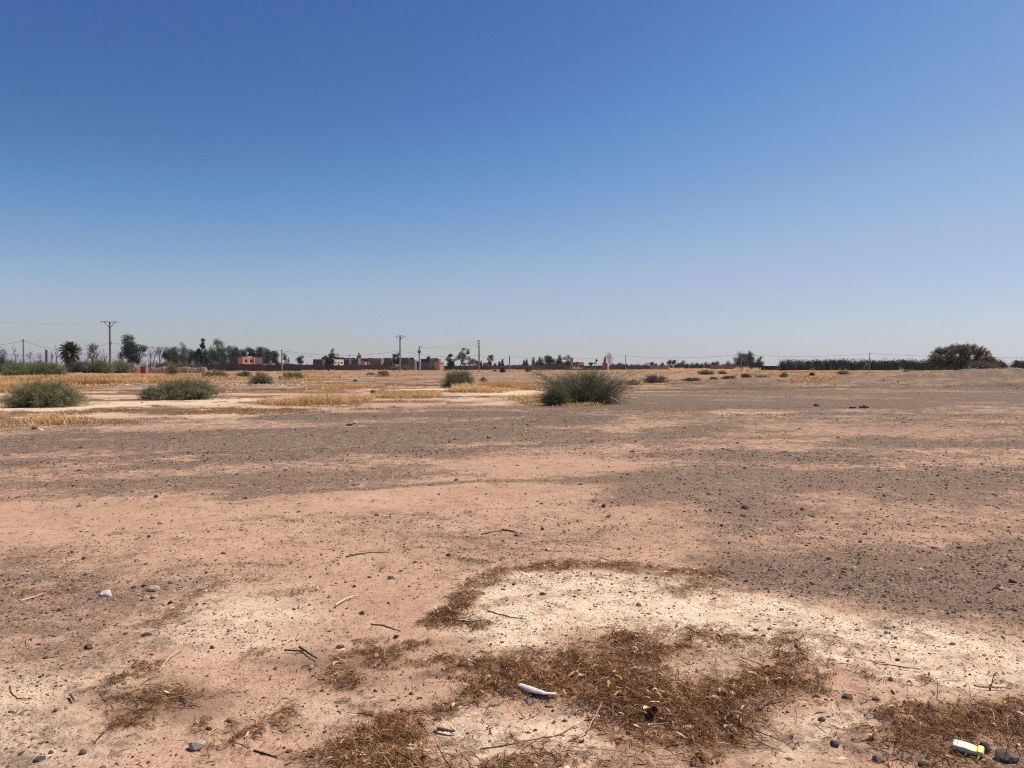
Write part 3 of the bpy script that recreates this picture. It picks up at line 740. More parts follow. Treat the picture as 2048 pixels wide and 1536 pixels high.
    tag(o, 'tangled wiry brown dead weeds standing in thick mats on the sand', 'dead weeds', kind='stuff')
    print('weeds', n)
build_litter()

def build_grass():
    n0 = 260000
    # even in the picture-ish sense: density falls with distance, tufts get coarser
    r = np.exp(rng.uniform(np.log(19), np.log(420), n0))
    a = np.radians(rng.uniform(-40, 40, n0))
    x, y = r * np.sin(a), r * np.cos(a)
    zn = zones(x, y)
    g = zn['grass'] * (1 - 0.7 * smooth(180, 300, r))
    patch = smooth(-0.35, 0.25, fbm(x * 0.22, y * 0.16, 3, 201) + 0.35 * fbm(x * 1.1, y * 0.7, 2, 203))
    low = smooth(.3, 1, zn['brown']) * (r > 20) * np.where(r < 75, 0.5, 0.10)
    dens = np.clip(g, 0, 1.2) * patch
    near = (r < 70)
    p = np.where(near, dens * 0.85, dens * 0.42) + low * 0.6
    keep = rng.random(n0) < p
    x, y, r, g = x[keep], y[keep], r[keep], dens[keep]
    n = len(x)
    short = g < 0.15
    side_r = smooth(0.02, 0.1, np.arctan2(x, y)) * (r > 110)
    h = np.where(short, rng.uniform(0.05, 0.14, n), rng.uniform(0.22, 0.52, n)) * (0.6 + 0.4 * np.clip(g, 0, 1)) * (0.6 + 0.8 * smooth(-.4, .4, fbm(x * 0.16, y * 0.10, 3, 215))) * (1 - 0.35 * (r < 50)) * (1 - 0.35 * side_r)
    nb = 9
    th = rng.uniform(0, 6.283, (n, nb))
    lean = rng.uniform(0.2, 1.8, (n, nb))
    hh = h[:, None] * rng.uniform(0.55, 1.1, (n, nb))
    w = (0.005 + 0.00024 * r)[:, None] * rng.uniform(0.7, 1.4, (n, nb))
    sp = (0.10 + 0.0012 * r)[:, None]
    bx = x[:, None] + rng.normal(0, 1, (n, nb)) * sp; by = y[:, None] + rng.normal(0, 1, (n, nb)) * sp
    gz = H(x, y)[:, None] - 0.01
    dx, dy = np.cos(th), np.sin(th)
    cx, cy = -dy * w, dx * w
    m1 = np.stack([bx + cx, by + cy, gz + 0 * bx], -1); m2 = np.stack([bx - cx, by - cy, gz + 0 * bx], -1)
    mx = np.stack([bx + dx * hh * lean * 0.35 + cx * .8, by + dy * hh * lean * 0.35 + cy * .8, gz + hh * 0.62], -1)
    my = np.stack([bx + dx * hh * lean * 0.35 - cx * .8, by + dy * hh * lean * 0.35 - cy * .8, gz + hh * 0.62], -1)
    tp = np.stack([bx + dx * hh * lean, by + dy * hh * lean, gz + hh], -1)
    V = np.stack([m1, m2, my, mx, tp], 2).reshape(-1, 3)
    k = np.arange(n * nb) * 5
    Q = np.stack([k, k + 1, k + 2, k + 3], 1); T = np.stack([k + 3, k + 2, k + 4], 1)
    tn = np.clip(rng.normal(0.50, 0.10, n)[:, None] + rng.normal(0, 0.12, (n, nb)) - 0.40 * short[:, None] + 0.25 * fbm(x * 0.3, y * 0.3, 2, 210)[:, None], 0, 1)
    o = make_mesh('dry_grass', V, [Q, T], M['grass'], tint=np.repeat(tn.ravel(), 5))
    tag(o, 'tall golden dry grass growing in patches across the plain', 'dry grass', kind='stuff')
    print('grass tufts', n)
build_grass()

# ------------------------------------------------------------------ woody plants
def norm(a): return a / (np.linalg.norm(a, axis=-1, keepdims=True) + 1e-9)

def prisms(p0, p1, r0, r1, ns=3):
    """tapered sticks, many at once"""
    n = len(p0)
    d = norm(p1 - p0)
    up = np.where(np.abs(d[:, 2:3]) < 0.9, np.array([[0, 0, 1.0]]), np.array([[1.0, 0, 0]]))
    a = norm(np.cross(d, up)); b = np.cross(d, a)
    th = np.arange(ns) / ns * 2 * math.pi
    c, s = np.cos(th)[None, :, None], np.sin(th)[None, :, None]
    ring = a[:, None] * c + b[:, None] * s
    V = np.concatenate([p0[:, None] + ring * np.asarray(r0).reshape(-1, 1, 1), p1[:, None] + ring * np.asarray(r1).reshape(-1, 1, 1)], 1)
    k = np.arange(ns)
    q = np.stack([k, (k + 1) % ns, ns + (k + 1) % ns, ns + k], 1)
    return V.reshape(-1, 3), (q[None] + (np.arange(n) * 2 * ns)[:, None, None]).reshape(-1, 4), 2 * ns

def leaves(P, D, ln, wd, rs):
    """folded leaf blades (two triangles with a crease), many at once"""
    n = len(P)
    D = norm(D)
    side = norm(np.cross(D, rs.normal(0, 1, (n, 3))))
    nrm = np.cross(D, side)
    ln = np.asarray(ln).reshape(-1, 1); wd = np.asarray(wd).reshape(-1, 1)
    a = P; b = P + D * ln
    mid = P + D * ln * 0.45
    l = mid + side * wd * 0.5 + nrm * wd * 0.22; r = mid - side * wd * 0.5 + nrm * wd * 0.22
    V = np.stack([a, l, b, r], 1).reshape(-1, 3)
    k = np.arange(n) * 4
    T = np.concatenate([np.stack([k, k + 1, k + 2], 1), np.stack([k, k + 2, k + 3], 1)])
    return V, T

def bush(px, base, w_px, top, label, kind='bush', seed=1, vase=0.0, reach=0, stems=70, nleaf=9000, leaf=0.055, shape_pow=2.2, droop=0.25, name='shrub', cat='shrub', group='shrubs on the plain', bare=0.0, sway=0.0, depth=0.8, woodtone=0.62, notch=0.25, gap=1.0):
    """shrub: arching stems from a crown of roots, twigs along them, leaves along the twigs. Parts: stems, foliage"""
    rs = np.random.default_rng(seed)
    X, Y = (float(t) for t in G(px, base))
    sc_ = Y / F
    W2 = w_px * sc_ * 0.5
    Y = Y + W2 * depth * 0.5
    X = X * Y / (Y - W2 * depth * 0.5)
    gz = Hs(X, Y)
    Hh = max(at(px, top, Y)[1] - gz, 0.25)
    D2 = W2 * depth
    root = empty(name, (X, Y, gz - 0.02))
    tag(root, label, cat, group)
    # stem ends over a lumpy dome
    th = rs.uniform(0, 2 * math.pi, stems)
    el = np.arcsin(rs.uniform(0.02, 1, stems) ** 0.9)
    lump = 1 + notch * np.sin(th * 2.3 + seed) * 0.6 + rs.normal(0, 0.13, stems)
    E = np.stack([np.cos(th) * np.cos(el) * W2 * lump * 0.87, np.sin(th) * np.cos(el) * D2 * lump * 0.87, np.sin(el) ** 0.8 * Hh * (0.90 + rs.normal(0, 0.07, stems)) * 0.88], 1)
    if vase:
        rim = np.hypot(E[:, 0] / W2, E[:, 1] / D2)
        E[:, 2] = np.where(rs.random(stems) < vase, Hh * (1.0 - 0.42 * rim ** 2) * rs.uniform(.72, 1.02, stems), E[:, 2])
    if reach:
        sg = np.where(rs.random(reach) < .5, -1, 1)
        E[:reach] = np.stack([sg * rs.uniform(.85, 1.22, reach) * W2, rs.normal(0, .35, reach) * D2, rs.uniform(.35, .98, reach) * Hh], 1)
    E[:, 0] += sway * E[:, 2]
    B = np.stack([E[:, 0] * 0.22 + rs.normal(0, 0.07, stems) * W2, E[:, 1] * 0.22 + rs.normal(0, 0.07, stems) * D2, np.zeros(stems)], 1)
    Cc = B * 0.6 + E * 0.4; Cc[:, 2] = E[:, 2] * 0.75 + 0.25 * Hh * droop
    tt = np.linspace(0, 1, 6)
    pts = ((1 - tt)[:, None] ** 2)[None] * B[:, None] + (2 * tt * (1 - tt))[None, :, None] * Cc[:, None] + (tt ** 2)[None, :, None] * E[:, None]
    pts[:, 1:-1] += rs.normal(0, 0.018, (stems, 4, 3)) * W2
    r_b = 0.008 * Hh + 0.00022 * Y
    rad = r_b * np.linspace(1, 0.3, 6)
    p0 = pts[:, :-1].reshape(-1, 3); p1 = pts[:, 1:].reshape(-1, 3)
    ra = np.tile(rad[:-1], stems); rb = np.tile(rad[1:], stems)
    # twigs
    ntw = 10
    ti = rs.uniform(0.30, 1.0, (stems, ntw))
    seg = np.minimum((ti * 5).astype(int), 4); fr = ti * 5 - seg
    sidx = np.arange(stems)[:, None]
    tb = pts[sidx, seg] * (1 - fr)[..., None] + pts[sidx, seg + 1] * fr[..., None]
    sd = norm(pts[sidx, seg + 1] - pts[sidx, seg])
    td = norm(sd * 0.35 + rs.normal(0, 1.3, (stems, ntw, 3)) + np.array([0, 0, 0.18]))
    tl = rs.uniform(0.14, 0.38, (stems, ntw, 1)) * Hh * (1.0 + 0.5 * (rs.random((stems, ntw, 1)) < 0.12))
    te = tb + td * tl
    te[..., 2] = np.maximum(te[..., 2], 0.03)
    tb2, te2 = tb.reshape(-1, 3), te.reshape(-1, 3)
    V1, Q1, m1 = prisms(p0, p1, ra, rb, 4)
    V2, Q2, m2 = prisms(tb2, te2, np.full(len(tb2), r_b * 0.32), np.full(len(tb2), r_b * 0.10), 3)
    make_mesh('stems', np.concatenate([V1, V2]), [Q1, Q2 + len(V1)], M['bark'] if kind != 'drybush' else M['deadwood'], root, tint=np.concatenate([np.full(len(V1), woodtone), np.full(len(V2), woodtone + 0.1)]))
    # leaves
    nt = len(tb2)
    keepT = rs.random(nt) > bare
    idx = rs.choice(np.where(keepT)[0], nleaf)
    f = rs.random(nleaf) ** 0.8
    P = tb2[idx] * (1 - f)[:, None] + te2[idx] * f[:, None] + rs.normal(0, 0.028, (nleaf, 3)) * Hh * gap
    P[:, 2] = np.maximum(P[:, 2], 0.01)
    Dl = td.reshape(-1, 3)[idx] + rs.normal(0, 0.7, (nleaf, 3))
    V, T = leaves(P, Dl, leaf * rs.uniform(0.6, 1.4, nleaf), leaf * 0.34 * rs.uniform(0.7, 1.3, nleaf), rs)
    tw = rs.normal(0, 0.16, nt)[idx]
    tn = np.clip(0.45 + tw + rs.normal(0, 0.13, nleaf), 0, 0.93)
    tn = np.where(rs.random(nleaf) < 0.02, 1.0, tn)
    make_mesh('foliage', V, [T], M[kind], root, tint=np.repeat(tn, 4))
    return root

def tree(px, base, top, lobes, label, kind='euc', dist=None, seed=1, leaf=None, nleaf=2200, name='tree', cat='tree', group=None, trunk_px=None, bark=0.5, trunk_r=0.16, clump=0.20, lean=0.0, open_=0.0):
    """lobes: (px, py, rx_px, ry_px). Parts: trunk (with limbs), crown"""
    rs = np.random.default_rng(seed)
    Y = dist if dist else float(G(px, base)[1])
    X, _ = at(px, base, Y)
    gz = Hs(X, Y)
    root = empty(name, (X, Y, gz))
    tag(root, label, cat, group)
    s = Y / F
    C, Rr = [], []
    for lx, ly, rx, ry in lobes:
        ax, az = at(lx, ly, Y)
        C.append((ax - X, rs.normal(0, 0.35) * rx * s, az - gz)); Rr.append((rx * s, rx * s * 0.9, ry * s))
    C, Rr = np.array(C), np.array(Rr)
    vol = (Rr[:, 0] * Rr[:, 2]); pr = vol / vol.sum()
    ncl = max(24, int(14 * len(lobes) ** 0.7 * 3))
    li = rs.choice(len(lobes), ncl, p=pr)
    d = norm(rs.normal(0, 1, (ncl, 3)))
    rr = rs.uniform(0.25, 0.92, (ncl, 1)) ** 0.7
    cc = C[li] + d * Rr[li] * rr
    crad = clump * Rr[li].mean(1) * rs.uniform(0.9, 1.9, ncl) * 1.35
    ci = rs.choice(ncl, nleaf, p=crad ** 2 / (crad ** 2).sum())
    off = rs.normal(0, 1, (nleaf, 3)); off = off / (np.linalg.norm(off, axis=1, keepdims=True) + 1e-9) * rs.random((nleaf, 1)) ** 0.45
    P = cc[ci] + off * crad[ci][:, None] * np.array([1, 1, 0.85])
    P[:, 2] = np.maximum(P[:, 2], 0.1)
    lf = leaf or max(0.16, 0.00085 * Y)
    V, T = leaves(P, off + rs.normal(0, 0.7, (nleaf, 3)) + np.array([0, 0, -0.1]), lf * rs.uniform(0.6, 1.5, nleaf), lf * 0.75 * rs.uniform(0.7, 1.4, nleaf), rs)
    tn = np.clip(0.42 + rs.normal(0, 0.15, ncl)[ci] + rs.normal(0, 0.15, nleaf), 0, 1)
    # trunk and limbs
    topz = float((C[:, 2]).max()); zlo = float((C[:, 2] - Rr[:, 2]).min())
    tx, ty = float(np.average(C[:, 0], weights=vol)), float(np.average(C[:, 1], weights=vol))
    fork = max(zlo * 0.9 + 0.12 * topz, 0.3)
    kn = np.array([[0, 0, -0.2], [lean * 0.3 + tx * 0.15, 0, fork * 0.5], [tx * 0.45 + lean * 0.5, ty * 0.4, fork], [tx * 0.8, ty * 0.8, (fork + topz) / 2], [tx, ty, topz * 0.93]])
    mb = MB()
    tr = trunk_r * topz / 7.0
    mb.tube(kn, [tr * 1.25, tr, tr * 0.8, tr * 0.5, tr * 0.2], 8, bark)
    sel = rs.permutation(ncl)[:min(ncl, 26)]
    for q in sel:
        e = cc[q]
        t0 = np.clip((e[2] - fork) / (topz - fork + 1e-6) * 0.7, 0.0, 0.75)
        b = kn[2] * (1 - t0) + kn[4] * t0
        m = (b + e) / 2 + np.array([0, 0, 0.12 * np.linalg.norm(e - b)]) + rs.normal(0, 0.05, 3) * topz * 0.2
        mb.tube(np.array([b, m, e]), [tr * 0.38, tr * 0.24, tr * 0.09], 4, bark + 0.1, cap=False)
    mb.build('trunk', M['bark'], root)
    make_mesh('crown', V, [T], M[kind], root, tint=np.repeat(tn, 4))
    return root

def bare_tree(px, base, top, w_px, label, dist, seed=1, name='bare_tree', cat='tree', group='leafless trees on the left', tone=0.4, lean=0.0, n1=9, multi=1, thick=1.0):
    """leafless: trunk part and a branches part"""
    rs = np.random.default_rng(seed)
    Y = dist; X, _ = at(px, base, Y); gz = Hs(X, Y)
    root = empty(name, (X, Y, gz)); tag(root, label, cat, group)
    hgt = at(px, top, Y)[1] - gz; w = w_px * Y / F / 2
    tm, bm_ = MB(), MB()
    for k in range(multi):
        sx = 0 if multi == 1 else rs.uniform(-0.5, 0.5) * w
        ex = sx + rs.normal(0, 0.25) * w + lean * w
        kn = np.array([[sx * 0.6, 0, -0.1], [sx * .8 + (ex - sx) * .3, rs.normal(0, .1) * w, hgt * .35], [sx + (ex - sx) * .7, rs.normal(0, .15) * w, hgt * .7], [ex, 0, hgt * rs.uniform(.88, 1)]])
        r0 = (0.011 * hgt + 0.0002 * Y) * thick
        tm.tube(kn, [r0, r0 * .75, r0 * .5, r0 * .2], 5, tone)
        for i in range(n1):
            t = rs.uniform(0.25, 0.95)
            j = min(int(t * 3), 2); b = kn[j] + (kn[j + 1] - kn[j]) * (t * 3 - j)
            a = rs.uniform(0, 6.28)
            e = b + np.array([math.cos(a) * w * rs.uniform(.3, .8), math.sin(a) * w * .6, hgt * rs.uniform(.10, .32)]) * (1.1 - 0.5 * t)
            m = (b + e) / 2 + np.array([0, 0, -0.03 * hgt])
            bm_.tube([b, m, e], [r0 * .45, r0 * .33, r0 * .16], 4, tone, cap=False)
            for q in range(4):
                s0 = m + (e - m) * rs.uniform(0, 1)
                a2 = rs.uniform(0, 6.28)
                e2 = s0 + np.array([math.cos(a2) * w * .28, math.sin(a2) * w * .2, hgt * rs.uniform(.03, .16)])
                bm_.tube([s0, e2], [r0 * .22, r0 * .10], 3, tone, cap=False)
    tm.build('trunk', M['deadwood'], root); bm_.build('branches', M['deadwood'], root)
    return root

# ------------------------------------------------------------------ shrubs
SG = 'shrubs on the plain'
bush(92, 815, 192, 757, 'wide grey-green shrub at the left edge, largest on the left side', seed=3, stems=260, nleaf=46000, leaf=0.045, depth=0.7, group=SG, notch=0.1)
bush(374, 800, 186, 753, 'grey-green domed shrub on the pale flat, right of the wide left edge shrub', seed=4, stems=220, nleaf=38000, leaf=0.048, depth=0.7, group=SG, notch=0.1)
bush(296, 799, 48, 768, 'small sparse low shrub touching the left flank of the domed shrub', seed=5, stems=40, nleaf=2600, leaf=0.05, group=SG)
bush(1170, 808, 196, 735, 'big airy thorny shrub with reaching branches in the middle of the plain', seed=6, vase=0.35, reach=16, stems=230, nleaf=52000, leaf=0.036, depth=0.7, group=SG, droop=0.1, notch=0.35, gap=2.6)
bush(1111, 812, 66, 769, 'dense low dark green shrub at the left foot of the big thorny shrub', 'deepgreen', seed=7, stems=80, nleaf=12000, leaf=0.04, group=SG, notch=0.05)
bush(918, 776, 78, 737, 'rounded green shrub left of the big thorny shrub, half its size', seed=8, stems=150, nleaf=20000, leaf=0.065, group=SG, notch=0.1)
bush(966, 766, 22, 752, 'low spreading twig mound leaning out of the right side of the rounded green shrub', seed=9, stems=24, nleaf=1500, leaf=0.06, group=SG)
bush(524, 768, 64, 741, 'dark green shrub beside the line of white rubble', seed=10, stems=80, nleaf=7500, leaf=0.085, group=SG)
bush(584, 758, 60, 741, 'low dark green shrub in front of the short grey pole', seed=11, stems=70, nleaf=6000, leaf=0.10, group=SG)
bush(488, 754, 36, 741, 'small olive shrub just behind the dark green shrub at the white rubble', seed=12, stems=50, nleaf=3200, leaf=0.12, group=SG)
bush(430, 757, 56, 737, 'green shrub behind the domed shrub, below the dark eucalyptus row', seed=13, stems=70, nleaf=6000, leaf=0.10, group=SG)
bush(430, 742, 22, 722, 'small yellow-green shrub standing before the dark wall', 'greenbush', seed=14, stems=40, nleaf=2500, leaf=0.16, group=SG)
bush(344, 754, 26, 722, 'tall narrow grey-green shrub before the ruined brick bank', seed=15, stems=50, nleaf=3600, leaf=0.12, group=SG)
bush(766, 754, 34, 739, 'dusty grey shrub left of the tall pole with the bowed crossarm', seed=16, stems=50, nleaf=3600, leaf=0.12, group=SG)
bush(742, 750, 22, 744, 'flat olive shrub touching the dusty grey shrub', seed=17, stems=24, nleaf=1200, leaf=0.12, group=SG)
bush(747, 787, 13, 778, 'tiny green tuft shrub on the pale flat', seed=18, stems=26, nleaf=900, leaf=0.06, group=SG)
bush(711, 763, 9, 757, 'tiny dry scrap of shrub in the salmon dirt', seed=19, stems=14, nleaf=320, leaf=0.07, group=SG)
bush(1311, 767, 58, 747, 'brown dry shrub right of the big thorny shrub', 'drybush', seed=20, stems=90, nleaf=5200, leaf=0.07, group=SG, bare=0.3)
bush(1268, 771, 32, 759, 'low green fringe shrub between the big thorny shrub and the brown dry shrub', 'bush', seed=21, stems=40, nleaf=2500, leaf=0.07, group=SG)
bush(1385, 764, 48, 754, 'flat brown shrub, second dry shrub right of the thorny one', 'drybush', seed=22, stems=60, nleaf=3200, leaf=0.07, group=SG, bare=0.3)
bush(1427, 762, 24, 753, 'small brown shrub in the middle of the dry row', 'drybush', seed=23, stems=36, nleaf=1700, leaf=0.07, group=SG, bare=0.3)
bush(1458, 762, 42, 750, 'wide brown shrub near the foot of the pole beside the big tree', 'drybush', seed=24, stems=60, nleaf=3200, leaf=0.07, group=SG, bare=0.3)
bush(1491, 760, 26, 746, 'upright brown shrub at the right end of the dry row', 'drybush', seed=25, stems=44, nleaf=2400, leaf=0.08, group=SG, bare=0.3)
bush(1523, 758, 34, 749, 'pale olive low shrub just right of the dry row', 'bush', seed=26, stems=36, nleaf=1800, leaf=0.09, group=SG)
bush(1410, 749, 42, 739, 'long low green shrub in the golden grass', 'greenbush', seed=27, stems=60, nleaf=3600, leaf=0.14, group=SG)
bush(1444, 748, 26, 741, 'small olive shrub right of the long low green one', 'bush', seed=28, stems=30, nleaf=1500, leaf=0.14, group=SG)
bush(1568, 754, 24, 744, 'olive shrub on the rough rubble bank', 'bush', seed=29, stems=36, nleaf=1900, leaf=0.11, group=SG)
bush(1624, 752, 16, 745, 'dark green spiky clump among pale rubble', 'euc', seed=30, stems=26, nleaf=1200, leaf=0.12, group=SG)
bush(1686, 749, 34, 740, 'grey-green shrub in front of the orchard', 'bush', seed=31, stems=40, nleaf=2200, leaf=0.13, group=SG)
bush(1819, 748, 40, 738, 'smooth rounded grey-green shrub left of the wide acacia', 'bush', seed=32, stems=60, nleaf=4200, leaf=0.12, group=SG, notch=0.03)
bush(1005, 745, 13, 733, 'small dark round shrub between two low poles', 'euc', seed=33, stems=30, nleaf=1500, leaf=0.16, group=SG)
bush(989, 744, 14, 738, 'pale olive bushlet left of the small dark round shrub', 'greenbush', seed=34, stems=24, nleaf=1000, leaf=0.14, group=SG)
bush(1055, 744, 16, 734, 'dark shrub behind the left arm of the thorny shrub', 'euc', seed=35, stems=30, nleaf=1500, leaf=0.16, group=SG)
bush(1145, 740, 15, 729, 'green shrub in front of the red villa', 'greenbush', seed=36, stems=30, nleaf=1500, leaf=0.22, group=SG)
bush(790, 741, 18, 730, 'bright green shrub at the foot of the tall bowed-arm pole', 'greenbush', seed=37, stems=40, nleaf=2200, leaf=0.2, group=SG)
bush(812, 741, 14, 728, 'dull green shrub growing up the wall of the block house', 'bush', seed=38, stems=30, nleaf=1500, leaf=0.2, group=SG)
bush(868, 741, 24, 726, 'green shrub in front of the grey ruined house', 'greenbush', seed=39, stems=40, nleaf=2200, leaf=0.22, group=SG)
bush(893, 741, 18, 735, 'brown-green low shrub at the foot of the pink house', 'drybush', seed=40, stems=24, nleaf=1200, leaf=0.2, group=SG)
GB = 'green shrubs along the left edge of the plain'
bush(40, 751, 84, 717, 'broad mid-green shrub in front of the left dark pole', 'greenbush', seed=50, stems=90, nleaf=9000, leaf=0.14, group=GB, notch=0.1)
bush(74, 752, 70, 719, 'bright yellow-green shrub below the pink gate post', 'greenbush', seed=51, stems=80, nleaf=8000, leaf=0.14, group=GB)
bush(104, 752, 62, 721, 'deep green shrub just left of the palm', 'greenbush', seed=52, stems=80, nleaf=8000, leaf=0.13, group=GB)
bush(20, 752, 40, 736, 'low grey-brown shrub under the broad mid-green one', 'bush', seed=53, stems=50, nleaf=4000, leaf=0.11, group=GB)
bush(118, 753, 26, 734, 'dry straw-topped shrub at the foot of the palm', 'drybush', seed=54, stems=40, nleaf=2500, leaf=0.12, group=GB, bare=0.3)
bush(158, 748, 60, 719, 'dark green rounded shrub right of the palm trunk', 'euc', seed=55, stems=80, nleaf=7500, leaf=0.16, group=GB)
bush(186, 748, 50, 722, 'blue-green shrub between palm and tall fork-topped pole', 'bush', seed=56, stems=60, nleaf=5000, leaf=0.16, group=GB)
bush(204, 748, 46, 716, 'tallest green shrub, hiding the foot of the fork-topped pole', 'greenbush', seed=57, stems=90, nleaf=8500, leaf=0.16, group=GB)
bush(240, 746, 66, 719, 'olive-green shrub under the leaning round tree', 'greenbush', seed=58, stems=80, nleaf=7000, leaf=0.16, group=GB)
bush(4, 748, 26, 712, 'very dark shrub cut by the left edge of the picture', 'euc', seed=59, stems=60, nleaf=4500, leaf=0.16, group=GB)
for i, (x_, w_) in enumerate(((-60, 90), (-130, 80))):
    bush(x_, 750, w_, 720, 'green shrub beyond the left edge, further out than the very dark one', 'greenbush', seed=60 + i, stems=60, nleaf=5000, leaf=0.15, group=GB)
BB = 'low dark hedge line behind the left shrubs'
for i, (x_, w_, t_) in enumerate(((15, 84, 717), (85, 90, 718), (160, 90, 717), (235, 90, 718), (310, 70, 720), (345, 70, 722), (385, 60, 722))):
    bush(x_, 742, w_, t_, 'dark scrubby bush in the hedge line below the leafless trees', 'euc', seed=70 + i, stems=60, nleaf=4500, leaf=0.24, group=BB)

# ------------------------------------------------------------------ trees
EU = 'eucalyptus trees left of the pink house'
tree(263, 748, 668, [(258, 682, 12, 13), (268, 695, 16, 14), (280, 699, 11, 9), (287, 697, 7, 8), (251, 710, 12, 12), (268, 713, 15, 12), (284, 712, 9, 6), (262, 723, 12, 7), (274, 724, 9, 5)],
     'big leaning round-headed tree beside the red gate', 'euc', dist=185, seed=101, nleaf=9000, group='single trees on the plain', clump=0.26, leaf=0.2)
rowdef = [(336, 737, [(334, 703, 7, 7), (331, 712, 7, 8), (338, 714, 7, 9)], 'dark eucalyptus at the left end of the row'),
 (349, 737, [(349, 702, 7, 7), (350, 713, 7, 9), (347, 722, 6, 6)], 'dark eucalyptus, second from the left end of the row'),
 (366, 737, [(367, 691, 5, 7), (366, 702, 8, 7), (362, 713, 8, 9), (370, 713, 6, 9)], 'feathery-topped grey-green eucalyptus, third from the left end'),
 (381, 737, [(378, 704, 7, 6), (384, 712, 8, 9), (376, 718, 7, 8)], 'bushy eucalyptus left of the thin dark spire tree'),
 (396, 737, [(394, 707, 5, 6), (397, 716, 8, 8)], 'low shadowy eucalyptus just left of the thin dark spire tree'),
 (412, 737, [(413, 706, 8, 7), (416, 716, 8, 9), (410, 722, 7, 7)], 'eucalyptus just right of the thin dark spire tree'),
 (426, 737, [(424, 699, 6, 6), (427, 709, 8, 8), (428, 719, 8, 8)], 'eucalyptus with a bare lower trunk, left of the tallest one'),
 (435, 737, [(434, 686, 7, 6), (436, 699, 7, 7), (440, 711, 9, 10), (436, 722, 7, 7)], 'tallest eucalyptus of the row, with an airy rounded top'),
 (447, 737, [(445, 690, 4, 7), (449, 703, 6, 7), (447, 715, 6, 10)], 'slim pale eucalyptus with a drooping pointed top'),
 (460, 737, [(458, 698, 8, 5), (462, 706, 9, 8), (460, 716, 8, 8)], 'wide dark eucalyptus behind the left part of the pink house'),
 (473, 737, [(470, 700, 6, 6), (474, 706, 7, 7), (476, 715, 7, 8)], 'dark eucalyptus rising over the middle of the pink house'),
 (489, 735, [(488, 704, 5, 6), (488, 711, 6, 7)], 'small pointed tree over the roof of the pink house'),
 (502, 735, [(498, 700, 6, 5), (504, 703, 7, 6), (502, 711, 8, 6)], 'flat-topped tree over the right part of the pink house'),
 (519, 735, [(515, 699, 6, 5), (521, 701, 6, 6), (518, 711, 9, 9)], 'rounded tree right behind the right end of the pink house'),
 (534, 735, [(531, 701, 6, 5), (536, 707, 7, 6), (533, 716, 8, 8)], 'tree sloping down to the right of the pink house'),
 (550, 735, [(548, 708, 6, 5), (552, 713, 8, 8), (547, 720, 6, 6)], 'last low tree of the row, next to the short grey pole')]
for i, (x_, b_, lb, t_) in enumerate(rowdef):
    lb = [(a, b, c * 1.18, d * 1.12) for a, b, c, d in lb] + [(x_ + 2, 724, 8, 7), (x_ - 3, 730, 7, 5)]
    tree(x_, b_, 0, lb, t_, 'paletree' if i in (2, 8) else 'euc', dist=270 + (i % 4) * 14, seed=110 + i, nleaf=4200, group=EU, clump=0.30, bark=0.75, trunk_r=0.12)
tree(404, 747, 0, [(406, 681, 4, 6), (405, 692, 5, 8), (399, 704, 6, 6), (404, 714, 6, 7), (410, 706, 3, 8), (403, 724, 4, 5)], 'thin dark spire tree with a double black trunk', 'cypress', dist=180, seed=130, nleaf=3200, group='single trees on the plain', bark=0.1, leaf=0.17)
tree(568, 738, 0, [(569, 713, 5, 8), (574, 722, 5, 5)], 'thin wispy tree right of the short grey pole', 'paletree', dist=300, seed=131, nleaf=700, group='trees around the village')
tree(600, 739, 0, [(603, 715, 6, 4), (598, 720, 6, 6), (602, 724, 6, 4)], 'small tree standing alone left of the village', 'euc', dist=300, seed=132, nleaf=1500, group='trees around the village')
tree(657, 742, 0, [(665, 702, 5, 6), (664, 712, 7, 7), (653, 716, 6, 7), (660, 724, 9, 8), (675, 711, 3, 4), (652, 731, 5, 6), (665, 733, 6, 5)], 'dark ragged tree in front of the village, left of the cream house', 'euc', dist=240, seed=133, nleaf=5200, group='trees around the village', bark=0.15, leaf=0.2)
tree(788, 740, 0, [(788, 712, 4, 5), (788, 722, 5, 7)], 'dark slim tree left of its twin by the tall bowed-arm pole', 'euc', dist=300, seed=134, nleaf=1500, group='trees around the village')
tree(796, 740, 0, [(796, 710, 4, 5), (796, 722, 5, 8)], 'dark slim tree right behind the tall bowed-arm pole', 'euc', dist=302, seed=135, nleaf=1500, group='trees around the village')
tree(857, 739, 0, [(857, 716, 4, 3)], 'small round treetop over the roof of the grey ruined house', 'euc', dist=380, seed=136, nleaf=500, group='trees around the village')
tree(902, 742, 0, [(901, 711, 5, 4), (898, 719, 6, 5), (905, 722, 5, 5), (890, 719, 3, 1.6), (901, 730, 8, 7)], 'rounded dark tree left of the airy one near the pole with three arms', 'euc', dist=235, seed=137, nleaf=3600, group='trees around the village', leaf=0.2)
tree(920, 741, 0, [(928, 699, 5, 3), (922, 706, 5, 5), (936, 704, 4, 6), (918, 714, 5, 5), (928, 713, 5, 6), (937, 718, 4, 5), (912, 719, 4, 3), (925, 722, 5, 3), (941, 719, 3, 4)], 'airy crooked eucalyptus showing sky through its crown', 'paletree', dist=240, seed=138, nleaf=2600, group='trees around the village', clump=0.30, leaf=0.2, bark=0.2)
tree(950, 738, 0, [(946, 721, 6, 4), (954, 726, 6, 5), (940, 726, 7, 4), (928, 728, 6, 3)], 'low grey-green tree spreading left of the pole with three arms', 'paletree', dist=330, seed=139, nleaf=1800, group='trees around the village')
tree(980, 739, 0, [(982, 713, 5, 4), (978, 719, 4, 4), (984, 719, 3, 4), (979, 727, 5, 5)], 'upright knobbly tree right of the pole with three arms', 'euc', dist=300, seed=140, nleaf=1500, group='trees around the village')
CY_ = 'cypress trees by the long wall'
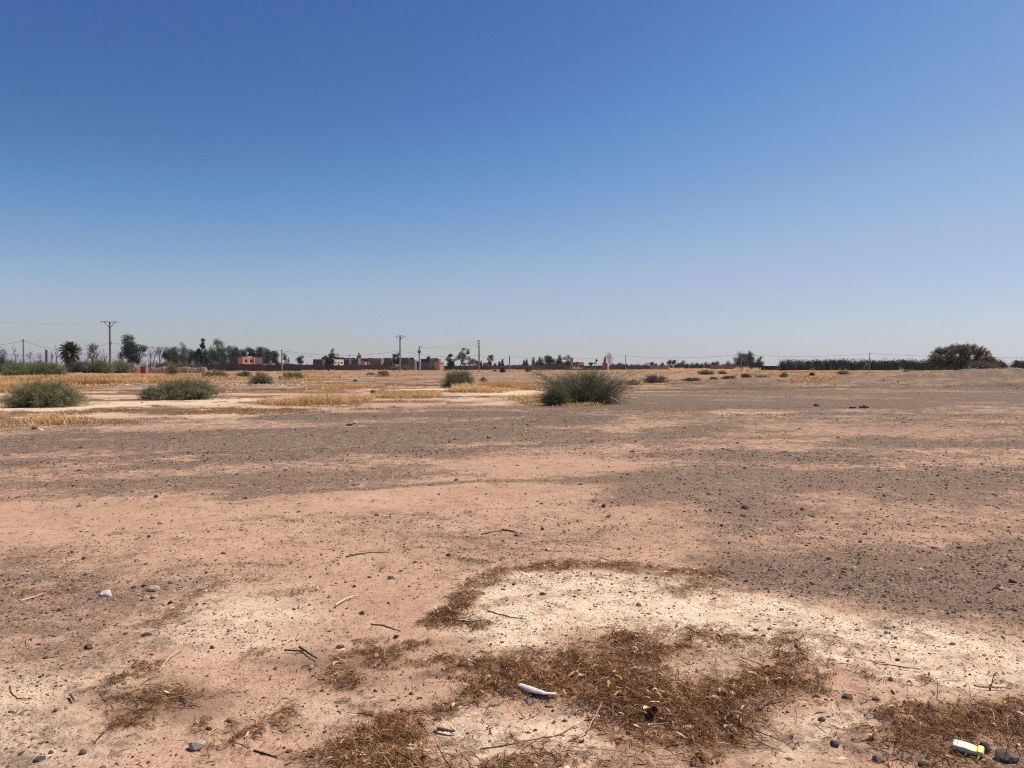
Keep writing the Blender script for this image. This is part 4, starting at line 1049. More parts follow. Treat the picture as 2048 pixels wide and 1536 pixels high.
for i, (x_, t_, w_, lab) in enumerate(((990, 724, 2, 'small pointed cypress, leftmost by the long wall'), (999, 721, 2.2, 'slim cypress left of the low grey pole'), (1005, 716, 1.6, 'thin taller cypress just left of the low grey pole'),
        (962, 720, 1.5, 'needle-thin cypress hugging the pole with three arms'), (1048, 718, 2.2, 'dark cypress right of the low grey pole'), (1053, 717, 2.2, 'dark cypress, second right of the low grey pole'),
        (1067, 713, 3.2, 'pointed cypress left of the dense cypress clump'), (1074, 720, 3, 'low cypress in the dense clump'), (1079, 711, 2.6, 'tallest cypress of the dense clump'),
        (1084, 716, 3, 'cypress at the right side of the dense clump'), (1136, 708, 3.4, 'tall pointed cypress beside the red villa'))):
    n = 4; lb = [(x_ + (-.3 if k % 2 else .3), t_ + 3 + (k + .3) * (733 - t_) / n, w_ * (0.6 + 0.22 * k), (733 - t_) / n * 0.8) for k in range(n)]
    tree(x_, 737, 0, lb, lab, 'cypress', dist=330, seed=150 + i, nleaf=1000, name='cypress', group=CY_, clump=0.5, trunk_r=0.08, bark=0.2)
tree(1098, 738, 0, [(1094, 716, 7, 4), (1101, 717, 7, 4), (1098, 722, 10, 6), (1108, 724, 6, 4)], 'dense round dark tree between the cypress clump and the red villa', 'orchard', dist=330, seed=165, nleaf=3000, group='trees around the village', clump=0.35)
tree(1120, 738, 0, [(1120, 713, 3, 4), (1119, 719, 5, 4), (1118, 725, 7, 5), (1128, 717, 4, 3), (1121, 731, 7, 4)], 'ragged dark conifer left of the red villa', 'cypress', dist=320, seed=166, nleaf=2600, group='trees around the village', clump=0.35)
tree(1182, 738, 0, [(1182, 727, 4, 3)], 'small round tree right of the red villa', 'orchard', dist=340, seed=167, nleaf=500, group='trees around the village')
tree(1191, 739, 0, [(1193, 721, 2, 3), (1189, 726, 2, 2)], 'tiny leaning wisp of a tree right of the red villa', 'euc', dist=320, seed=168, nleaf=250, group='trees around the village', lean=1)
tree(1252, 739, 0, [(1253, 731, 4, 3), (1250, 735, 4, 3)], 'little tree at the foot of the pole right of the brick tower', 'euc', dist=330, seed=169, nleaf=700, group='trees around the village')
FT = 'distant tree line between the brick tower and the big tree'
ft = [(1226, 727, 5), (1235, 728, 4), (1240, 725, 4), (1247, 728, 4), (1264, 729, 5), (1274, 728, 6), (1286, 729, 6), (1296, 726, 4), (1305, 724, 3), (1311, 727, 3), (1325, 726, 3), (1340, 720, 4), (1349, 720, 3.5), (1357, 726, 4), (1366, 722, 5), (1374, 728, 4), (1384, 727, 6), (1394, 726, 4),
      (1403, 727, 4), (1412, 726, 4), (1420, 727, 4), (1427, 725, 3), (1435, 723, 5), (1446, 728, 4), (1457, 723, 5), (1466, 728, 4)]
fl = {1340: 'dark upright tree, left of a pair in the distant line', 1349: 'dark upright tree, right of a pair in the distant line', 1366: 'dark tree with a pointed tip in the distant line', 1435: 'round-headed tree above the low red buildings', 1457: 'round tree just left of the big multi-headed tree', 1305: 'small tree with a clear round head above the far plain'}
for i, (x_, t_, r_) in enumerate(ft):
    tree(x_, 737, 0, [(x_, t_ + r_ * 0.8, r_, r_ * 0.8), (x_ - 2, t_ + r_ * 1.6, r_ * 1.1, r_ * 0.8), (x_ + 2, 733, r_, 3)], fl.get(x_, 'low dark tree merging into the distant tree line'), 'euc', dist=430 + (i * 37) % 90, seed=180 + i, nleaf=900, group=FT, clump=0.4)
tree(1486, 739, 0, [(1480, 711, 8, 7), (1474, 718, 8, 8), (1487, 714, 10, 9), (1480, 727, 13, 8), (1492, 728, 10, 7)], 'left half of the big multi-headed tree clump behind a thin pole', 'orchard', dist=360, seed=220, nleaf=5200, group='big tree clump on the right', clump=0.28)
tree(1502, 739, 0, [(1499, 706, 4, 5), (1497, 712, 6, 6), (1504, 711, 6, 6), (1500, 720, 9, 8), (1505, 729, 10, 7)], 'tallest head of the big tree clump', 'orchard', dist=352, seed=221, nleaf=4200, group='big tree clump on the right', clump=0.3)
tree(1519, 739, 0, [(1521, 715, 4, 4), (1518, 721, 5, 5), (1524, 726, 5, 5), (1516, 730, 8, 6)], 'low right shoulder of the big tree clump', 'orchard', dist=356, seed=222, nleaf=2600, group='big tree clump on the right', clump=0.3)
OR = 'orchard trees in a dense row on the right'
ox = 1566
i = 0
while ox < 2130:
    if 1985 < ox < 2024 or 1860 < ox < 1890 and False:
        pass
    w_ = 9 + (i * 7 % 5)
    if not (2018 < ox < 2034):
        t_ = 719.3 + (i * 13 % 7) * 0.75 + max(0, (1590 - ox)) * 0.16
        dist = 268 + (i * 29 % 23)
        lab = ('orchard tree at the left end of the dense dark row' if i == 0 else 'orchard tree in the separate clump at the right edge' if ox > 2030 else 'round dark green orchard tree within the dense row')
        tree(ox, 742, 0, [(ox - 2, t_ + 4.5, w_ * .62, 4), (ox + 3, t_ + 7.5, w_ * .75, 5.0), (ox, t_ + 14, w_ * 1.0, 7.5)], lab, 'orchard', dist=dist, seed=240 + i, nleaf=4200, name='orchard_tree', group=OR, clump=0.26, leaf=0.2)
    ox += 15.5 + (i * 11 % 5); i += 1
# second row closes the view between the stems
for k in range(20):
    x_ = 1575 + k * 28
    if 2015 < x_ < 2038: continue
    tree(x_, 739, 0, [(x_ - 5, 726, 12, 5), (x_ + 6, 727, 12, 6), (x_, 733, 15, 5)], 'orchard tree glimpsed in the rows behind the dense front row', 'orchard', dist=320, seed=300 + k, nleaf=1500, name='orchard_tree', group=OR, clump=0.4, leaf=0.36)

# wide acacia
def acacia():
    rs = np.random.default_rng(77)
    Y = 108.0; X, _ = at(1913, 748, Y); gz = Hs(X, Y)
    root = empty('acacia_tree', (X, Y, gz)); tag(root, 'wide dome-shaped acacia with a leaning dark trunk behind the earth mound', 'tree', 'single trees on the plain')
    s = Y / F
    mb = MB()
    zt = lambda py: at(1913, py, Y)[1] - gz
    ends = []
    limbs = []
    for k in range(280):
        px_ = rs.uniform(1864, 1994)
        t = (px_ - 1920) / 55.0
        topy = 691 + 22 * min(1, abs(t)) ** 1.9 if px_ < 1965 else 713 + (px_ - 1965) * 0.35
        py_ = topy + (rs.uniform(1, 6) if rs.random() < .4 else (min(topy + 40, 736) - topy) * rs.random())
        ends.append((( px_ - 1913) * s, rs.uniform(-1, 1) * 3.0 * max(0.25, 1 - t * t * .5), zt(py_)))
    ends = np.array(ends)
    base = np.array([0, 0, -0.2]); fork = np.array([9 * s, 0, zt(735)])
    for kx, kr in ((0, 0.20), (-3, 0.13)):
        mb.tube([base + [kx * s, 0, 0], (base + fork) / 2 + [1.5 * s + kx * s, 0, 0], fork + [0.3 * kx * s, 0, 0.2]], [kr * 1.2, kr, kr * 0.8], 9, 0.12)
    for hub in ((1, 724), (14, 720), (-14, 727), (30, 730), (45, 736)):
        h = np.array([hub[0] * s, rs.normal(0, .5), zt(hub[1])])
        mb.tube([fork, (fork + h) / 2 + [0, 0, .15], h], [.12, .09, .07], 6, 0.15)
        limbs.append(h)
    limbs = np.array(limbs)
    P, D, TN = [], [], []
    for e in ends:
        h = limbs[np.argmin(np.linalg.norm((limbs - e) * [1, 1, .6], axis=1))]
        m = (h + e) / 2 + np.array([0, 0, 0.25]) + rs.normal(0, .12, 3)
        mb.tube([h, m, e], [.035, .024, .01], 4, 0.3, cap=False)
        cl = rs.normal(0, 0.18)
        for q in range(15):
            f = rs.uniform(0.72, 1.04)
            b = h * (1 - f) ** 2 + 2 * m * f * (1 - f) + e * f * f
            d = norm(e - h) * 0.5 + norm(rs.normal(0, 1, 3)) + np.array([0, 0, .25]); L = rs.uniform(.2, .55)
            t_ = b + norm(d) * L
            t_[2] = max(t_[2], 0.3)
            mb.tube([b, t_], [.014, .006], 3, 0.35, cap=False)
            nl = 9
            ff = rs.random(nl)[:, None]
            P.append(b * (1 - ff) + t_ * ff + rs.normal(0, .07, (nl, 3))); D.append(norm(d)[None] + rs.normal(0, .7, (nl, 3))); TN.append(0.5 + cl + rs.normal(0, .17, nl))
    P, D, TN = np.concatenate(P), np.concatenate(D), np.concatenate(TN)
    V, T = leaves(P, D, 0.16 * rs.uniform(.6, 1.4, len(P)), 0.055 * rs.uniform(.7, 1.3, len(P)), rs)
    mb.build('trunk', M['bark'], root)
    make_mesh('crown', V, [T], M['acacia'], root, tint=np.repeat(np.clip(TN, 0, 1), 4))
acacia()
bush(1964, 757, 72, 718, 'olive thicket under the right side of the wide acacia', 'acacia', seed=79, stems=140, nleaf=8000, leaf=0.14, group=SG)

# palm
def palm():
    rs = np.random.default_rng(5)
    Y = 165.0; X, _ = at(141, 744, Y); gz = Hs(X, Y); s = Y / F
    root = empty('palm_tree', (X, Y, gz)); tag(root, 'tall date palm with a full round head and a shaggy skirt of dead leaves', 'palm tree', 'single trees on the plain')
    hub = np.array([0, 0, at(141, 704, Y)[1] - gz])
    mb = MB(); n = 14
    zz = np.linspace(-0.1, hub[2], n)
    mb.tube(np.stack([np.zeros(n), np.zeros(n), zz], 1), 0.34 + 0.05 * (np.arange(n) % 2) + np.linspace(.08, 0, n), 10, 0.2)
    mb.build('trunk', M['bark'], root)
    def fronds(cnt, el0, el1, L0, L1, dead):
        Vs, Qs, ts, off = [], [], [], 0
        for k in range(cnt):
            az = rs.uniform(0, 6.283); el = rs.uniform(el0, el1); L = rs.uniform(L0, L1)
            t = np.linspace(0, 1, 9)
            e = el - t * (0.75 if not dead else 0.35)
            hx = np.concatenate([[0], np.cumsum(np.cos((e[1:] + e[:-1]) / 2) * L / 8)]); hz = np.concatenate([[0], np.cumsum(np.sin((e[1:] + e[:-1]) / 2) * L / 8)])
            d = np.array([math.cos(az), math.sin(az), 0]); sd = np.array([-math.sin(az), math.cos(az), 0])
            rach = hub + d * hx[:, None] + np.array([0, 0, 1.0]) * hz[:, None]
            if dead: rach = rach - np.array([0, 0, .3])
            tone = np.clip(rs.normal(.45, .18), 0, 1)
            # leaflets
            nl = 26
            f = np.linspace(0.12, 0.98, nl)
            j = np.minimum((f * 8).astype(int), 7); fr = f * 8 - j
            b = rach[j] * (1 - fr)[:, None] + rach[j + 1] * fr[:, None]
            tg = norm(rach[j + 1] - rach[j])
            for sg in (-1, 1):
                ll = 0.55 * np.sin(np.clip(f * 0.9 + .12, 0, 1) * math.pi) ** .6 * (0.8 if dead else 1)
                dirn = norm(tg * 0.75 + sg * sd * 0.8 + np.array([0, 0, 0.28 if not dead else -.4]))
                tip = b + dirn * ll[:, None]
                w = tg * 0.055
                V = np.stack([b - w, b + w, tip + w * .3, tip - w * .3], 1).reshape(-1, 3)
                k4 = np.arange(nl) * 4
                Vs.append(V); Qs.append(np.stack([k4, k4 + 1, k4 + 2, k4 + 3], 1) + off); off += len(V)
                ts.append(np.repeat(np.clip(tone + rs.normal(0, .1, nl), 0, 1), 4))
            V, Q, m = prisms(rach[:-1], rach[1:], np.linspace(.04, .012, 8), np.linspace(.036, .008, 8), 3)
            Vs.append(V); Qs.append(Q + off); off += len(V); ts.append(np.full(len(V), .95 if not dead else .5))
        return np.concatenate(Vs), np.concatenate(Qs), np.concatenate(ts)
    V, Q, t = fronds(135, -0.6, 1.5, 2.3, 2.9, False)
    make_mesh('crown', V, [Q], M['palm'], root, tint=t)
    V, Q, t = fronds(125, -1.4, -0.7, 1.9, 3.5, True)
    make_mesh('dead_skirt', V, [Q], M['palmdead'], root, tint=t)
palm()

LB = 'leafless trees on the left'
for i, a in enumerate([(6, 740, 697, 34, 'dense grey leafless thicket tree at the left edge', 14, 4), (32, 740, 699, 20, 'thin leafless tree left of the left dark pole', 7, 1), (62, 740, 703, 26, 'leafless tree with arching twigs right of the left dark pole', 6, 1), (80, 740, 706, 22, 'low leafless tree left of the pink gate post', 6, 1),
        (104, 740, 700, 16, 'thin upright leafless tree just right of the pink gate post', 6, 1), (113, 740, 696, 14, 'tallest thin leafless tree left of the palm', 6, 1), (170, 740, 700, 26, 'leaning leafless tree just right of the palm', 6, 1), (188, 740, 690, 34, 'large many-stemmed leafless tree between palm and fork-topped pole', 10, 3),
        (198, 740, 688, 30, 'tallest leafless tree, left of the fork-topped pole', 9, 2), (210, 740, 700, 22, 'leafless tree touching the fork-topped pole', 7, 1), (238, 740, 704, 24, 'leafless tree left of the leaning round tree', 7, 2), (303, 740, 698, 26, 'leaning leafless tree right of the leaning round tree', 8, 2),
        (318, 740, 696, 24, 'leafless tree left of the eucalyptus row', 8, 2)]):
    bare_tree(a[0], a[1], a[2], a[3], a[4], 240 + (i * 17) % 40, seed=400 + i, n1=a[5], multi=a[6], lean=(0.5 if 'leaning' in a[4] else 0), thick=1.5)
bare_tree(1219, 740, 709, 22, 'pale leafless tree behind the ruined brick tower', 330, seed=430, n1=16, multi=3, group='single trees on the plain', tone=0.8, thick=0.7)
bare_tree(402, 751, 731, 24, 'short leafless stump with spread arms before the ruined brick bank', 140, seed=431, n1=5, multi=2, group='single trees on the plain', tone=0.0)

# ------------------------------------------------------------------ buildings and walls
def house(x0, x1, base, top, Y, mat, label, name='house', cat='house', depth=7.0, windows=(), parapet=0.35, extra=None, yaw=0.0, turn=0.0, group='houses of the village', roofmat=None, winmat=None):
    """walls as one shell with a parapet rim, a flat roof, and window parts (frame sub-part)"""
    xa, zt = at(x0, top, Y); xb, _ = at(x1, top, Y)
    ct = math.cos(turn)
    xc = (xa + xb) / 2; w = (xb - xa) / 2 / ct
    gz = Hs(xc, Y) - 0.3
    root = empty(name, (xc, Y, gz), yaw + turn); tag(root, label, cat, group)
    h = zt - gz
    t = 0.22
    mb = MB()
    mb.box(-w, w, 0, t, 0, h); mb.box(-w, w, depth - t, depth, 0, h)
    mb.box(-w, -w + t, t, depth - t, 0, h); mb.box(w - t, w, t, depth - t, 0, h)
    # slightly broken parapet line
    rs = np.random.default_rng(int(abs(x0 * 13 + base)))
    x = -w
    while x < w - 0.6:
        L = rs.uniform(0.6, 2.2); e = min(x + L, w)
        if rs.random() < 0.45: mb.box(x, e, -0.03, t + 0.03, h, h + rs.uniform(0.08, 0.3))
        x = e
    mb.build('wall', M[mat], root)
    rb = MB().box(-w + t, w - t, t, depth - t, h - parapet - 0.18, h - parapet)
    rb.build('roof', M[roofmat or mat], root)
    for (wx, wy, ww, wh) in windows:
        ax, az = at(wx, wy, Y); s = Y / F
        cx, cz = (ax - xc) / ct, az - gz; hw, hh = ww * s / 2 / ct, wh * s / 2
        f = MB()
        f.box(cx - hw - .08, cx + hw + .08, -0.05, 0.03, cz - hh - .08, cz - hh); f.box(cx - hw - .08, cx + hw + .08, -0.05, 0.03, cz + hh, cz + hh + .08)
        f.box(cx - hw - .08, cx - hw, -0.05, 0.03, cz - hh, cz + hh); f.box(cx + hw, cx + hw + .08, -0.05, 0.03, cz - hh, cz + hh)
        fo = f.build('window', M[mat], root)
        MB().box(cx - hw, cx + hw, -0.012, 0.02, cz - hh, cz + hh).build('pane', M[winmat or 'hollow'], fo)
    if extra: extra(root, xc, gz, h, w)
    return root
def addbox(root, name, mat, x0, x1, y0, y1, z0, z1):
    return MB().box(x0, x1, y0, y1, z0, z1).build(name, M[mat], root)

def wall(p, base, top, label, mat, Ys, thick=0.3, name='boundary_wall', cat='wall', rag=0.25, seed=0, group='long boundary walls'):
    """ragged-topped wall from pixel p[0] to p[1] at distances Ys"""
    rs = np.random.default_rng(seed)
    n = 40
    t = np.linspace(0, 1, n)
    px = p[0] + (p[1] - p[0]) * t
    Y = Ys[0] + (Ys[1] - Ys[0]) * t
    tp = top[0] + (top[1] - top[0]) * t
    X = np.array([at(a, b, c)[0] for a, b, c in zip(px, tp, Y)]); Zt = np.array([at(a, b, c)[1] for a, b, c in zip(px, tp, Y)])
    X0, Y0 = X[0], Y[0]; gz = min(Hs(a, b) for a, b in zip(X, Y)) - 0.3
    rt = rs.normal(0, 1, n) * rag * 0.5 + fbm(t * 9 + seed, t * 0, 3, seed) * rag
    Zt = Zt + rt
    d = norm(np.array([X[-1] - X0, Y[-1] - Y0])); nx, ny = -d[1] * thick / 2, d[0] * thick / 2
    V = []
    for i in range(n):
        for sx in (1, -1):
            V.append((X[i] - X0 + nx * sx, Y[i] - Y0 + ny * sx, 0)); V.append((X[i] - X0 + nx * sx, Y[i] - Y0 + ny * sx, Zt[i] - gz))
    Fq = []
    for i in range(n - 1):
        a, b = 4 * i, 4 * i + 4
        Fq += [(a, b, b + 1, a + 1), (b + 2, a + 2, a + 3, b + 3), (a + 1, b + 1, b + 3, a + 3)]
    Fq += [(0, 1, 3, 2), (4 * n - 4, 4 * n - 2, 4 * n - 1, 4 * n - 3)]
    o = make_mesh(name, V, [Fq], M[mat], loc=(X0, Y0, gz))
    return tag(o, label, cat, group)

wall((404, 604), 742, (728.8, 728.8), 'dark brown wall running left from the dark ragged tree, below the pink house', 'dark_wall', (236, 244), seed=1)
wall((602, 716), 742, (729.5, 730), 'brown wall in front of the cream house and the dark ragged tree', 'clay', (285, 285), seed=2)
wall((716, 800), 742, (729.5, 731), 'brown and rose patched wall below the red-topped tower', 'clay', (290, 292), seed=3)
wall((935, 1010), 738, (730.5, 731), 'dull red wall behind the pole with three arms', 'brickwall', (300, 300), seed=4, rag=0.1)
wall((1010, 1090), 738, (730.5, 730.5), 'brick-red wall between the low grey pole and the cypress clump', 'brickwall', (305, 305), seed=5, rag=0.1)
wall((1087, 1132), 738, (727, 727), 'grey-brown wall in front of the dense round dark tree', 'clay', (312, 312), seed=6, rag=0.08)
wall((1132, 1212), 739, (730.5, 731), 'dark clay wall in front of the red villa', 'clay', (308, 300), seed=7, rag=0.12)
wall((1218, 1300), 738, (730.5, 731), 'dark brown wall right of the brick tower', 'dark_wall', (330, 340), seed=8, rag=0.12)
wall((1300, 1336), 738, (731, 731), 'rose wall at the left end of the distant tree line', 'clay2', (340, 345), seed=9, rag=0.2)

HS = 'houses of the village'
# pink house at the eucalyptus row
def eA(root, xc, gz, h, w):
    s = 262 / F
    bw = w * 0.56
    blk = MB().box(-bw, bw, 0, 3.0, 0, h * 0.985).build('wall', M['pink'], root)  # lit colour of the house; its front gets the darker shade colour
    blk.location = (w * 0.76, -1.3, 0); blk.rotation_euler = (0, 0, math.radians(58))
    for dx in (-.42, .38):
        addbox(blk, 'window', 'hollow', bw * dx - .42, bw * dx + .42, -0.05, -0.004, h - 1.75, h - .75)
    addbox(root, 'roof_slab', 'cream_wall', -w * .15, w * .45, 1.0, 4.0, h, h + 0.28)
house(459, 508, 740, 714.5, 262, 'clay', 'two-part pink house with a sunlit right block, by the eucalyptus row', windows=((466, 720, 3.5, 3), (489, 721.5, 3, 2.5)), group=HS, extra=eA, yaw=math.radians(-7))  # dark clay paints the shade onto the front of the pink house
house(523, 545, 739, 727.5, 290, 'cream_wall', 'long low cream shed roof right of the pink house', name='shed', cat='shed', depth=3, group=HS)
# left dark pair
house(626, 645, 741, 718.5, 300, 'clay', 'plain brown house at the left end of the village', windows=((628.5, 724.5, 1.6, 2.4), (637, 724.5, 1.8, 2.4)), group=HS)
house(643, 657, 741, 714.5, 306, 'dark_wall', 'taller dark house behind the dark ragged tree', windows=((648, 720, 2, 4),), winmat='cream_wall', group=HS)
house(668, 680, 741, 714.5, 320, 'dark_wall', 'dark house top showing over the cream house', group=HS)
house(671, 685.5, 741, 719, 296, 'cream_wall', 'bright cream house with three dark windows', windows=((673.3, 725.2, 1.8, 3.6), (677.7, 725.2, 2, 3.6), (682.5, 725.5, 2.6, 3.2)), group=HS, depth=2.5, turn=math.radians(52))
house(683, 699, 741, 716, 312, 'dark_wall', 'dark flat house right of the cream house', windows=((693, 719.5, 6, .7),), winmat='cream_wall', group=HS)
house(698, 716, 741, 716.5, 318, 'grey_wall', 'grey concrete house with a rooftop stair and pale walls', windows=((709, 721, 8, 5),), winmat='clay2', group=HS)
# red-topped tower
def eT(root, xc, gz, h, w):
    addbox(root, 'turret', 'redclay', -w * .55, w * .05, 0.3, 1.6, h, h + 2.0)
    addbox(root, 'merlon', 'redclay', -w * .40, w * -.10, 0.6, 1.3, h + 2.0, h + 2.5)
    addbox(root, 'merlon', 'redclay', -w * .95, w * -.6, 0.3, 1.2, h, h + 1.0)
    addbox(root, 'side_wall', 'pink', w * .053, w * .60, 0.3, 2.4, h, h + 1.5)
house(713, 724, 741, 716.5, 325, 'redclay', 'narrow building with a red stepped tower and pink side wall', 'tower', 'tower', depth=5, extra=eT, group=HS)
house(722, 737, 741, 718, 316, 'dark_wall', 'dark purple-brown house below the red stepped tower', windows=((725.5, 721, 1.3, 1.5),), winmat='white', group=HS)
house(723, 731, 741, 723.5, 303, 'pink', 'small rose-pink house front with one window', windows=((725.8, 725.5, 1.3, 1.6),), group=HS, depth=4)
house(731, 737, 741, 723.5, 306, 'clay2', 'tiny pale brown house front right of the rose-pink one', windows=((733.5, 725.7, 1, 2),), group=HS, depth=4)
house(736, 762, 741, 716.5, 310, 'clay2', 'long brown house with three dark windows in the middle of the village', windows=((741.5, 723.5, 1.8, 1.6), (751.5, 725.8, 2.6, 2), (758.5, 725.8, 2.4, 2)), group=HS)
house(761.5, 766, 741, 720, 314, 'cream_wall', 'narrow cream wall block between two brown houses', group=HS, depth=1.5, turn=math.radians(45))
house(766, 783, 741, 716.5, 322, 'clay2', 'two-storey pale brown house left of the dark slim trees', windows=((773, 719.5, 2, 2), (779.5, 719.5, 1.4, 1.8), (775.5, 719, 1, 2)), group=HS)
house(766, 784, 741, 727, 312, 'dark_wall', 'low dark shed row in front of the two-storey pale house', name='shed', cat='shed', group=HS, depth=4)
house(784, 793, 741, 725.5, 318, 'cream_wall', 'low white house behind the dark slim trees', windows=((788, 727, 5, 1.2),), group=HS, depth=4)
house(801, 816, 742, 716.5, 296, 'clay2', 'brown block house just right of the tall bowed-arm pole', windows=((807.5, 719.5, 5, 1.6), (804, 725.5, 1.6, 1.6), (809, 725.5, 1.4, 1.6), (806, 731.5, 1.4, 1.4)), group=HS)
house(816, 829, 742, 719, 292, 'clay2', 'square beige block house with four small windows', windows=((819.8, 725.2, 2, 2), (826, 725.2, 2, 2), (820, 731.5, 1.6, 1.4), (825, 731.5, 1.6, 1.4)), group=HS, extra=lambda r, xc, gz, h, w: addbox(r, 'roof_room', 'slate', -w * .8, w * .5, 1, 4, h - .2, h + .75))
house(829, 838, 742, 723.5, 300, 'clay', 'low brown house left of the transformer pole', group=HS, depth=5)
house(841.5, 859, 742, 724, 290, 'clay2', 'pale house with a black sheet lean-to along its roof', windows=((844, 725.5, 1.3, 2.4), (850, 725.3, 1.2, 1.4), (853.5, 725.3, 1.2, 1.4), (844, 732, 1.6, 1.8), (849.5, 732, 1.6, 1.8)), group=HS,
      extra=lambda r, xc, gz, h, w: addbox(r, 'roof_cover', 'slate', -w, w * 1.0, -0.05, 5, h + .02, h + 1.2))
house(859, 878, 742, 717.5, 288, 'grey_wall', 'tall grey unfinished house with pale gable corner', windows=((872, 719.5, 1.6, 1.4), (876, 719.5, 1.3, 2.4), (872, 726.5, 1.8, 2.4)), group=HS)
house(879.5, 887.5, 742, 723.5, 286, 'pink', 'small pink two-storey house right of the tall grey one', windows=((881.6, 726.5, 1.4, 1.8), (885.2, 726.5, 1.4, 1.8)), group=HS, depth=2.5, turn=math.radians(50))
house(887, 936, 742, 731.5, 300, 'dark_wall', 'low dark brown farm wall building behind the rounded dark tree', name='farm_building', cat='building', group=HS, depth=4)
# rooftop odds
def eV(root, xc, gz, h, w):
    s = 330 / F
    addbox(root, 'tower_room', 'pink', -w * .28, w * -.02, -.4, 2.4, h * .55, h + 1.7)
    addbox(root, 'tower_cap', 'redclay', -w * .31, w * .01, -.6, 2.6, h + 1.7, h + 2.0)
    addbox(root, 'side_block', 'pink', w * .42, w, -1.5, -0.004, 0, h * .96)
    addbox(root, 'doorway', 'hollow', w * .05, w * .16, -.02, 0.1, h * .45, h * .95)
house(1126, 1167, 739, 724.5, 330, 'redclay', 'red-orange villa with a capped tower behind the cypresses', 'villa', 'villa', windows=((1160, 727.5, 1.2, 2), (1164, 727.5, 1.2, 2)), extra=eV, group=HS, depth=8)
house(966, 974, 739, 725.5, 340, 'redclay', 'small red house left of the upright knobbly tree', group=HS, depth=5)
def eR(root, xc, gz, h, w):
    addbox(root, 'broken_top', 'redclay', -w * .5, w * .5, 0.2, 2.2, h, h + 1.7)
    addbox(root, 'broken_top', 'redclay', -w * .1, w * .4, 0.4, 1.6, h + 1.7, h + 2.6)
    addbox(root, 'buttress', 'redclay', w * .55, w * 1.0, -.5, -.004, 0, h * .8)
house(1206, 1215, 739, 725.5, 300, 'redclay', 'ruined red brick tower rising over the wall', 'ruined_tower', 'tower', depth=2.5, windows=((1211, 728.5, 1.2, 1.8),), extra=eR, group=HS, parapet=0.2)
house(1027, 1058, 737, 729.5, 420, 'white', 'long white greenhouse roof behind the brick-red wall', 'greenhouse', 'greenhouse', depth=8, group=HS)
house(1425, 1448, 738, 731, 400, 'redclay', 'low red brick building left of the pale post, in front of the distant trees', name='farm_building', cat='building', depth=5, windows=((1431, 733, 2, 2), (1440, 733, 1.6, 2)), group='low farm buildings on the right')
house(1449, 1468, 738, 730.5, 410, 'clay2', 'low rose farm building touching the big tree clump', name='farm_building', cat='building', depth=5, windows=((1459, 732.5, 3, 2),), group='low farm buildings on the right')
house(1292, 1300, 737, 727, 430, 'white', 'small white farmhouse in the distant tree line', depth=5, group='low farm buildings on the right')
def shed():
    Y = 292; s = Y / F
    xa, zt = at(1529, 731.8, Y); xb, _ = at(1560, 731.8, Y); xc = (xa + xb) / 2; w = (xb - xa) / 2; gz = Hs(xc, Y) - .2; h = zt - gz
    root = empty('open_shed', (xc, Y, gz)); tag(root, 'low open-fronted dark shed with a red brick end, beside the orchard', 'shed', 'low farm buildings on the right')
    addbox(root, 'roof', 'dark_wall', -w - .2, w + .2, -.3, 4.2, h - .18, h)
    addbox(root, 'back_wall', 'dark_wall', -w, w, 3.8, 4.1, 0, h - .182)
    addbox(root, 'end_wall', 'redclay', w * .62, w * .98, 0, 3.79, 0, h - .183)
    for k in range(4):
        x = -w * .95 + k * w * .45; addbox(root, 'post', 'clay', x - .08, x + .08, 0, .16, 0, h - .182)
shed()

# ruined brick bank, gate and post on the left
def bank(x0, x1, base, top, Y, label, seed):
    rs = np.random.default_rng(seed)
    xa, zt = at(x0, top, Y); xb, _ = at(x1, top, Y)
    n, m = 60, 9
    u = np.linspace(0, 1, n); v = np.linspace(-1, 1, m)
    X = xa + (xb - xa) * u
    gz = Hs((xa + xb) / 2, Y) - .2
    env = smooth(0, .06, u) * smooth(1, .88, u)
    Hh = (zt - gz) * env * (0.9 + .14 * fbm(u * 9, u * 0 + seed, 3, seed))
    V = []
    for i in range(n):
        for j in range(m):
            p = max(0, 1 - abs(v[j]) ** 1.6)
            V.append((X[i] - xa + rs.normal(0, .06), v[j] * 1.6 + rs.normal(0, .08), Hh[i] * min(1, p * 1.25) * (1 + rs.normal(0, .05))))
    q = [(i * m + j, (i + 1) * m + j, (i + 1) * m + j + 1, i * m + j + 1) for i in range(n - 1) for j in range(m - 1)]
    o = make_mesh('ruined_bank', V, [q], M['mudbrick'], loc=(xa, Y, gz))
    tag(o, label, 'ruined wall', 'crumbled brick banks on the left')
bank(294, 345, 748, 733.5, 165, 'crumbled mud brick bank right of the gate post', 3)
bank(352, 418, 748, 733, 170, 'rounded crumbled brick bank behind the domed shrub', 4)
bank(268, 281, 748, 734.5, 166, 'short crumbled brick stub left of the red gate', 6)
